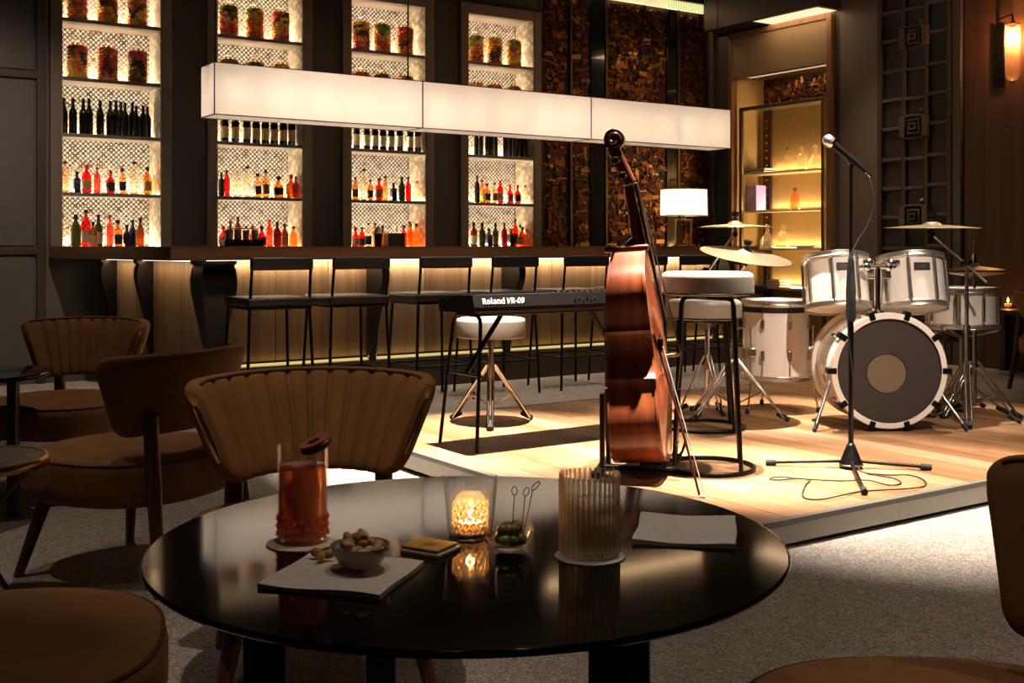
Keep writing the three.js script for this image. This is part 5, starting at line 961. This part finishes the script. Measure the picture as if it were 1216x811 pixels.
{ // niche 2
  const f = at(250, 4.77);
  row(1, 2, [80, 140, 205, 258, 310, 360, 412, 463].map((x) => [f(x), 40, 9.5, 'wine', 'wine', 'black', 'cream']));
  row(1, 1, [[f(62), 30, 7, 'round', 'black', 'black', null], [f(92), 31, 8, 'tall', 'red', 'black', null], [f(150), 33, 11, 'round', 'clear', 'white', null], [f(208), 37, 10, 'tall', 'clear', 'black', null], [f(266), 30, 9, 'square', 'orange', 'black', 'black'], [f(312), 33, 9, 'round', 'orange', 'black', 'tan'], [f(385), 27, 11, 'squat', 'amber', 'black', 'black'], [f(455), 28, 11, 'squat', 'brown', 'red', null], [f(498), 25, 7, 'round', 'brown', 'black', null]]);
  row(1, 0, [[f(72), 26, 11, 'squat', 'red', 'red', 'tan'], [f(112), 32, 8, 'tall', 'maroon', 'black', null], [f(155), 36, 9, 'tall', 'brown', 'black', 'black'], [f(203), 27, 8, 'round', 'clear', 'black', null], [f(238), 26, 9, 'squat', 'red', 'red', null], [f(290), 27, 11, 'squat', 'red', 'black', 'black'], [f(333), 33, 8, 'tall', 'pink', 'red', null], [f(378), 31, 9, 'round', 'maroon', 'black', null], [f(420), 29, 9, 'round', 'brown', 'black', 'tan'], [f(470), 26, 9, 'round', 'amber', 'black', null]]);
}
{ // niche 3
  const f = at(410, 5.067);
  row(2, 2, [68, 130, 180, 227, 277, 328, 392, 440].map((x) => [f(x), 38, 8.2, 'wine', 'wine', 'black', 'white']));
  row(2, 1, [[f(60), 28, 7, 'round', 'amber', 'black', 'black'], [f(112), 37, 8, 'tall', 'clear', 'black', null], [f(150), 25, 7, 'round', 'amber', 'black', 'black'], [f(203), 27, 10, 'squat', 'red', 'red', 'tan'], [f(240), 30, 7, 'tall', 'orange', 'black', null], [f(290), 22, 8, 'square', 'navy', 'black', null], [f(340), 29, 8, 'wine', 'green', 'black', null], [f(380), 29, 7, 'tall', 'red', 'black', null], [f(435), 24, 10, 'round', 'clear', 'white', null]]);
  row(2, 0, [[f(62), 24, 9, 'squat', 'red', 'red', 'tan'], [f(100), 25, 8, 'round', 'red', 'black', 'black'], [f(140), 29, 8, 'tall', 'clear', 'black', 'black'], [f(180), 30, 7, 'tall', 'orange', 'black', null], [f(225), 26, 8, 'round', 'brown', 'black', null], [f(305), 24, 8, 'squat', 'clear', 'white', null], [f(352), 27, 8, 'round', 'red', 'black', null], [f(388), 32, 8, 'tall', 'amber', 'black', null], [f(428), 29, 8, 'round', 'orange', 'black', null], [f(460), 28, 7, 'round', 'amber', 'black', null]]);
}
{ // niche 4
  const f = at(550, 5.41);
  row(3, 2, [85, 115, 155, 182, 208, 272, 302, 332, 358, 384, 412, 438].map((x) => [f(x), 36, 6, 'wine', 'wine', 'black', null]));
  row(3, 1, [[f(90), 32, 6.5, 'tall', 'navy', 'black', null], [f(122), 27, 7, 'tall', 'orange', 'black', null], [f(152), 24, 8, 'square', 'amber', 'black', 'black'], [f(202), 25, 7, 'round', 'peach', 'black', 'tan'], [f(238), 27, 7.5, 'tall', 'red', 'black', 'white'], [f(300), 22, 8, 'squat', 'red', 'red', 'tan'], [f(350), 22, 8, 'squat', 'red', 'red', 'black'], [f(395), 22, 8, 'round', 'clear', 'white', null]]);
  row(3, 0, [[f(68), 31, 8, 'round', 'maroon', 'black', 'white'], [f(122), 30, 8, 'wine', 'green', 'black', null], [f(165), 23, 8, 'square', 'navy', 'black', null], [f(208), 29, 7, 'wine', 'green', 'black', 'tan'], [f(265), 30, 7, 'tall', 'maroon', 'black', null], [f(308), 24, 8, 'square', 'black', 'red', null], [f(335), 34, 7, 'tall', 'red', 'black', 'black'], [f(366), 27, 7, 'round', 'orange', 'black', 'tan'], [f(395), 26, 8, 'round', 'brown', 'black', null], [f(432), 23, 7, 'squat', 'orange', 'red', null]]);
}
// ---- jars of preserved fruit and vegetables
{
  const R = 0.085, H = 0.30, jarGlass = tint(0xfdf6ea, 0.95, 0.04);
  const body = lathe([[0, 0], [R * 0.95, 0], [R, 0.008], [R, H * 0.9], [R * 0.9, H * 0.97], [R * 0.8, H]], 28);
  const lid = lathe([[R * 0.84, H], [R * 0.86, H + 0.008], [R * 0.7, H + 0.022], [R * 0.3, H + 0.035], [R * 0.16, H + 0.04], [R * 0.22, H + 0.052], [R * 0.12, H + 0.062], [0, H + 0.064]], 20);
  const pal = { red: [0xd8382a, 0xb8261c, 0xe25a2c], yellow: [0xf0c038, 0xe0a424, 0xf4d060], green: [0x84a034, 0xa0b044, 0x607c2a], orange: [0xe87a28, 0xf09a3a, 0xd0621e], dark: [0x3c281a, 0x2e381f, 0x58241a], purple: [0x7c2c38, 0x943a46, 0x5e2030] };
  const words = { red: 'red', yellow: 'yellow', green: 'green', orange: 'orange', dark: 'dark', purple: 'plum' };
  let li0 = 0; const matOf = {}; const mat = (c) => matOf[c] ??= std(c, 0.4);
  const blob = new THREE.IcosahedronGeometry(0.02, 1);
  // layers from the bottom upwards; the fruit pressed against the glass, one layer after another
  const jar = (ni, si, u, layers) => {
    const p = onZ(u, 60, WALL - 0.13), t = thing('preserve_jar', 'glass jar of ' + layers.map((c) => words[c]).join(', ') + ' preserves, ' + SHELFNAME[si] + ', ' + NICHE[ni], 'jar', V(Math.min(NX[ni] + NW - R - 0.012, Math.max(NX[ni] + R + 0.012, p.x)), SHELF[si], WALL - 0.13), 0, 'jars of preserves in the niches');
    mesh('glass_body', body, jarGlass, t); mesh('lid', lid, jarGlass, t);
    // the pieces pressed against the glass, packed in irregular patches of colour
    const byColour = {}, top = H * 0.93, L = layers.length, ph = rr(0, 6);
    for (let y = 0.022; y < top; y += 0.026) for (let k = 0; k < 14; k++) {
      const a = k / 14 * 2 * PI + y * 40 + rr(-0.1, 0.1), r = R - 0.0235 + rr(-0.003, 0.003), li = Math.max(0, Math.min(L - 1, Math.floor((y / top + 0.2 * Math.sin(a * 1.0 + ph) + 0.13 * Math.sin(a * 2.3 + li0++ * 0.05)) * L)));
      (byColour[pal[layers[li]][Math.floor(rnd() * 3)]] ??= []).push(blob.clone().scale(rr(0.85, 1.15), rr(0.65, 1.0), rr(0.8, 1.0)).translate(Math.cos(a) * r, y, Math.sin(a) * r));
    }
    for (const c in byColour) stuff(mesh('preserved_fruit', merge(byColour[c]), mat(+c), t));
    mesh('fruit_core', cyl(R - 0.03, R - 0.03, top - 0.012, 0, 0.012, 0, 14), mat(pal[layers[1]][1]), t);
  };
  seed = 321;
  jar(0, 3, 92, ['yellow', 'orange', 'dark', 'red']); jar(0, 3, 128, ['orange', 'purple', 'red', 'orange']); jar(0, 3, 163, ['purple', 'green', 'dark', 'red']);
  jar(0, 4, 92, ['orange', 'red', 'green', 'dark']); jar(0, 4, 128, ['orange', 'yellow', 'purple', 'red']); jar(0, 4, 163, ['red', 'yellow', 'dark', 'orange']);
  jar(1, 4, 272, ['red', 'orange', 'dark', 'green']); jar(1, 4, 302.5, ['orange', 'orange', 'yellow', 'green']); jar(1, 4, 333, ['orange', 'yellow', 'dark', 'red']);
  jar(1, 3, 272, ['yellow', 'dark', 'red', 'purple']); jar(1, 3, 302.5, ['red', 'yellow', 'orange', 'green']); jar(1, 3, 333, ['dark', 'purple', 'yellow', 'orange']);
  jar(2, 4, 429, ['red', 'orange', 'dark', 'yellow']); jar(2, 4, 454, ['orange', 'red', 'yellow', 'green']); jar(2, 4, 481, ['yellow', 'orange', 'dark', 'red']);
  jar(2, 3, 429, ['dark', 'green', 'purple', 'red']); jar(2, 3, 454, ['yellow', 'red', 'dark', 'purple']); jar(2, 3, 481, ['purple', 'dark', 'orange', 'green']);
  jar(3, 4, 565, ['red', 'orange', 'yellow', 'green']); jar(3, 4, 587, ['red', 'dark', 'orange', 'yellow']); jar(3, 4, 610, ['yellow', 'red', 'green', 'red']);
  jar(3, 3, 565, ['green', 'dark', 'yellow', 'orange']); jar(3, 3, 587, ['orange', 'yellow', 'red', 'dark']); jar(3, 3, 610, ['dark', 'orange', 'red', 'green']);
}
// ---- tools standing on the counter
{
  const put = (u, z) => V(onZ(u, 290, z).x, CT, z);
  const c = thing('bar_caddy', 'black wire bar caddy with small bottles on the counter', 'caddy', put(287, -8.0)); 
  mesh('tray', rspan(-0.15, 0.15, 0, 0.05, -0.06, 0.06, 0.01), MT.blackMetal, c); mesh('handle', bentPipe([V(-0.14, 0.03, 0), V(-0.12, 0.13, 0), V(0.12, 0.13, 0), V(0.14, 0.03, 0)], 0.005, 0.04), MT.chromeDull, c);
  for (let k = 0; k < 4; k++) mesh('cup', cyl(0.022, 0.026, 0.07, -0.1 + k * 0.066, 0.05, 0, 14), MT.chromeDull, c);
  const p = thing('glass_pitcher', 'clear glass water pitcher on the counter', 'pitcher', put(352, -8.0));
  mesh('glass_body', lathe([[0, 0.002], [0.05, 0], [0.055, 0.01], [0.05, 0.08], [0.042, 0.12], [0.05, 0.15]], 24), BM.clear, p); mesh('handle', pipe([V(0.05, 0.13, 0), V(0.09, 0.11, 0), V(0.085, 0.05, 0), V(0.052, 0.03, 0)], 0.006, 20, 8), BM.clear, p);
  const s = thing('steel_caddy', 'dark steel caddy box standing on the counter', 'box', put(468, -8.0)); mesh('box_body', rbox(0.15, 0.10, 0.1, 0.008, 0, 0.05, 0), std(0x6a645b, 0.35, 0.8), s); mesh('rim', rbox(0.156, 0.01, 0.106, 0.003, 0, 0.1, 0), MT.chromeDull, s);
  const k = thing('cocktail_shaker', 'dark cocktail shaker standing on the counter', 'shaker', put(449, -8.0)); mesh('cup', lathe([[0, 0], [0.028, 0], [0.036, 0.10], [0.036, 0.105]], 24), std(0x4a443c, 0.3, 0.9), k); mesh('lid', lathe([[0.037, 0.1], [0.034, 0.12], [0.02, 0.135], [0.016, 0.15], [0, 0.152]], 24), MT.chromeDull, k);
}
// ================================================================ DISPLAY CABINET, WALL LAMP, FAR TABLE, CEILING FITTINGS
{
  const t = thing('display_cabinet', 'tall built-in display cabinet with lit glass shelves and wooden frame', 'cabinet');
  const wood = std(0xffffff, 0.45, 0, { map: woodTex([0.42, 0.29, 0.18], [0.58, 0.42, 0.27], 151, [1 / 0.4, 1 / 1.4], 30) }), panel = std(0xffffff, 0.6, 0, { map: plasterTex([0.50, 0.42, 0.31], [0.56, 0.47, 0.35], 17) }), lining = std(0xffffff, 0.5, 0, { map: plasterTex([0.66, 0.54, 0.34], [0.72, 0.60, 0.40], 19) });
  const x0 = RX - 0.07, xb = RX + 0.42, a = CZ0, b = CZ1;
  mesh('frame_stile', rspan(x0, RX + 0.02, 0, CY1, a, a + 0.06), wood, t); mesh('frame_stile', rspan(x0, RX + 0.02, 0, CY1, b - 0.07, b), wood, t); mesh('frame_head', rspan(x0, RX + 0.02, CY1 - 0.06, CY1, a + 0.06, b - 0.07), wood, t);
  mesh('header_panel', rspan(x0 + 0.015, RX + 0.02, 2.985, CY1 - 0.06, a + 0.06, b - 0.07), panel, t);
  mesh('side_lining', merge([span(RX + 0.02, xb + 0.1, 0, CY1, a, a + 0.02), span(RX + 0.02, xb + 0.1, 0, CY1, b - 0.02, b), span(RX + 0.02, xb + 0.1, 3.02, 3.05, a + 0.02, b - 0.02), span(RX + 0.02, xb + 0.1, 0, 0.05, a + 0.02, b - 0.02)]), lining, t);
  mesh('back_panel', merge([span(xb, xb + 0.02, 0.05, 2.66, a + 0.02, b - 0.02), span(xb + 0.08, xb + 0.1, 2.66, 3.02, a + 0.02, b - 0.02)]), lining, t);
  // carved copper strip above the vitrine
  reliefPanel(t, b - a - 0.06, 0.34, (g) => g.rotateY(-PI / 2).translate(xb + 0.069, 2.67, a + 0.03), 300, 777);
  mesh('relief_backing', span(xb + 0.07, xb + 0.08, 2.67, 3.02, a + 0.02, b - 0.02), MT.reliefBase, t);
  // riveted upright
  mesh('riveted_upright', rspan(xb - 0.03, xb, 0.05, 2.66, a + 0.10, a + 0.22, 0.004), std(0x4a2d18, 0.45, 0.3), t);
  const riv = []; for (let y = 0.15; y < 2.6; y += 0.085) riv.push(ball(0.012, xb - 0.032, y, a + 0.16, 8, 6)); stuff(mesh('rivets', merge(riv), MT.brass, t));
  // vitrine: metal posts, top rail and glass front
  const gx = RX + 0.035, metal = std(0x6d6048, 0.4, 0.6);
  for (const z of [a + 0.11, b - 0.19]) mesh('vitrine_post', rspan(gx - 0.018, gx + 0.018, 0.05, 2.66, z - 0.02, z + 0.02, 0.004), metal, t);
  mesh('vitrine_rail', rspan(gx - 0.018, gx + 0.018, 2.62, 2.66, a + 0.13, b - 0.21, 0.004), metal, t);
  mesh('glass_front', span(gx - 0.003, gx + 0.003, 0.06, 2.62, a + 0.13, b - 0.21), MT.glass, t);
  mesh('vitrine_top', span(gx, xb, 2.645, 2.66, a + 0.11, b - 0.19), metal, t);
  const ys = [0.64, 1.075, 1.50, 1.925];
  for (const y of ys) {
    mesh('shelf', rspan(RX + 0.12, xb - 0.002, y - 0.022, y, a + 0.024, b - 0.024, 0.003), phys({ color: 0xcbb995, roughness: 0.25 }), t);
    mesh('light_strip', span(xb - 0.018, xb - 0.006, y + 0.002, y + 0.010, a + 0.24, b - 0.05), glow(0xffd48c, 5), t);
    rect(V(xb - 0.022, y + 0.012, (a + b) / 2 + 0.09), V(-0.75, 1, 0), 1.18, 0.014, 230, 0xffdca6);
  }
  mesh('light_strip', span(RX + 0.05, RX + 0.2, 3.01, 3.018, a + 0.1, b - 0.1), glow(0xffdcae, 0.8), t);
  rect(V(RX + 0.13, 3.005, (a + b) / 2), V(0.3, -1, 0), 1.2, 0.12, 9, 0xffcf94);
  // things on the shelves
  const X = RX + 0.28, S = (u, si) => { const p = onX(u, 200, X); return V(X, ys[si], p.z); };
  const dec = (u, si, label, w) => { const d = thing('decanter', label, 'decanter', S(u, si), 0, 'decanters in the display cabinet'); mesh('glass_body', lathe(w ? [[0, 0], [0.07, 0], [0.085, 0.02], [0.075, 0.10], [0.03, 0.16], [0.022, 0.19], [0.03, 0.205]] : [[0, 0], [0.045, 0], [0.055, 0.02], [0.052, 0.12], [0.064, 0.17], [0.03, 0.178], [0.022, 0.20], [0.03, 0.212]], 22), tint(0xfbf4e2, 0.85, 0.05), d); mesh('stopper', lathe([[0.018, 0.2], [0.016, 0.215], [0.032, 0.24], [0.02, 0.265], [0, 0.272]], 16), tint(0xfbf4e2, 0.85, 0.05), d); };
  dec(952, 3, 'cut glass decanter with stopper on the upper lit cabinet shelf', false); dec(968, 3, 'wide glass decanter at the post end of the upper cabinet shelf', true); dec(911, 1, 'wide based glass decanter on the lit shelf behind the cymbals', true); dec(930, 1, 'cut glass decanter on the lit shelf behind the cymbals', false);
  const bt = (u, si, label, col, h, r) => { const g = bottleGeos('round', r, h), o = thing('liquor_bottle', label, 'bottle', S(u, si), 0, 'bottles in the display cabinet'); mesh('glass_body', g.body, BM[col], o); mesh('cap', g.cap, CM.cork, o); };
  bt(936, 3, 'slim clear bottle with dark stopper on the upper cabinet shelf', 'clear', 0.27, 0.042); bt(944, 2, 'clear bottle of golden liquor on the middle cabinet shelf', 'orange', 0.24, 0.05);
  const pb = thing('gift_box', 'pale violet box on the middle cabinet shelf', 'box', S(898, 2)); mesh('carton', rbox(0.16, 0.29, 0.15, 0.006, 0, 0.145, 0), std(0xaaa2ea, 0.5), pb); mesh('emblem', box(0.002, 0.05, 0.02, -0.081, 0.19, 0), MT.white, pb);
  const book = (u, si, n, y0, label) => { for (let k = 0; k < n; k++) { const p = S(u, si), o = thing('book', label + ['bottom', 'second', 'third'][k] + ' of its pile', 'book', V(p.x, p.y + k * 0.028, p.z + (k % 2) * 0.01), 0, 'books lying in the display cabinet'); mesh('cover', merge([rspan(-0.09, 0.09, 0, 0.004, -0.125, 0.125, 0.001), rspan(-0.09, 0.09, 0.0225, 0.0265, -0.125, 0.125, 0.001), rspan(0.086, 0.09, 0, 0.0265, -0.125, 0.125, 0.001)]), std([0x4a3020, 0x2b2320, 0x6a5236][k], 0.6), o); mesh('pages', rspan(-0.084, 0.086, 0.004, 0.0225, -0.12, 0.12, 0.001), MT.paper, o); } };
  book(904, 3, 2, 0, 'flat dark book on the upper cabinet shelf, '); book(922, 0, 3, 0, 'flat dark book on the lowest lit cabinet shelf, '); book(962, 1, 1, 0, 'single flat dark book by the post of the cabinet, ');
}
// ---- wall lamp
{
  const p = onX(1187, 65, RX - 0.028), t = thing('wall_sconce', 'black wall lamp with a clear glass tube on the wood panelling', 'wall lamp', V(RX - 0.028, 0, p.z));
  const y0 = onX(1187, 105, RX).y, y1 = onX(1187, 24, RX).y;
  mesh('back_plate', rspan(-0.02, 0, y0, y1 - 0.05, -0.055, 0.055, 0.004), MT.blackMetal, t);
  mesh('bracket', bentPipe([V(-0.01, y1 - 0.09, 0), V(-0.01, y1, 0), V(-0.12, y1, 0.2), V(-0.12, y1 - 0.06, 0.2)], 0.008, 0.02), MT.blackMetal, t);
  mesh('socket', cyl(0.022, 0.022, 0.06, -0.12, y1 - 0.12, 0.2, 16), MT.brassDark, t);
  mesh('glass_tube', lathe([[0.062, y1 - 0.09], [0.065, y1 - 0.2], [0.062, y0 + 0.08], [0.04, y0 + 0.04], [0.012, y0 + 0.025], [0, y0 + 0.025]], 28).translate(-0.12, 0, 0.2), phys({ color: 0xffe6c4, roughness: 0.12, transmission: 0.88, thickness: 0 }), t);
  mesh('glass_rim', ring(0.062, 0.004, -0.12, y1 - 0.09, 0.2, 28), MT.brassDark, t);
  mesh('bulb', lathe([[0.014, y1 - 0.125], [0.026, y1 - 0.17], [0.024, y1 - 0.22], [0.01, y1 - 0.26], [0, y1 - 0.265]], 16).translate(-0.12, 0, 0.2), glow(0xffd2a0, 40), t);
  mesh('finial', ball(0.014, -0.12, y0 + 0.025, 0.2), MT.brass, t);
  point(RX - 0.148, y1 - 0.20, p.z + 0.2, 2.0, 0xffc28a, 1);
}
// ---- low dark table with a candle by the panelled wall
{
  const q = onX(1197, 366, 8.95), h = q.y, t = thing('far_table', 'low dark table holding a small candle by the panelled wall', 'table', V(8.95, 0, q.z + 0.1));
  mesh('table_top', rspan(-0.3, 0.3, h - 0.04, h, -0.35, 0.55, 0.006), MT.pilaster, t);
  for (const [x, z] of [[-0.25, -0.3], [0.25, -0.3], [-0.25, 0.5], [0.25, 0.5]]) mesh('leg', rspan(x - 0.03, x + 0.03, 0, h - 0.04, z - 0.03, z + 0.03, 0.004), MT.pilaster, t);
  const c = thing('tea_light', 'small square glass tea light on the far table', 'candle', V(q.x, h, q.z));
  mesh('glass_cup', lathe([[0, 0.002], [0.055, 0.002], [0.06, 0.11], [0.056, 0.11], [0.05, 0.01]], 4).rotateY(0.4), MT.clear, c); mesh('wax', cyl(0.03, 0.03, 0.03, 0, 0.01, 0, 16), std(0xe8d2a8, 0.5), c);
  mesh('flame', lathe([[0, 0.045], [0.009, 0.06], [0.006, 0.08], [0, 0.095]], 10), glow(0xffc050, 14), c); point(q.x, h + 0.07, q.z, 0.12, 0xffa650, 0.4);
}
// ---- ceiling downlights
[...STAGE_SPOTS, ...LOUNGE_SPOTS].forEach(([x, z, , , cd], i) => {
  const st = i < STAGE_SPOTS.length, t = thing('downlight', st ? 'round ceiling downlight above the stage' : 'round dimmed ceiling downlight above the lounge', 'ceiling light', V(x, CEIL, z), 0, st ? 'stage downlights' : 'lounge downlights');
  mesh('trim_ring', lathe([[0.05, -0.002], [0.075, -0.006], [0.08, 0], [0.05, 0]], 24), MT.blackMetal, t); mesh('lens', lathe([[0, -0.004], [0.05, -0.004]], 20), glow(SOFT, st ? 4 : 1), t);
});
renderer.render(scene, camera);
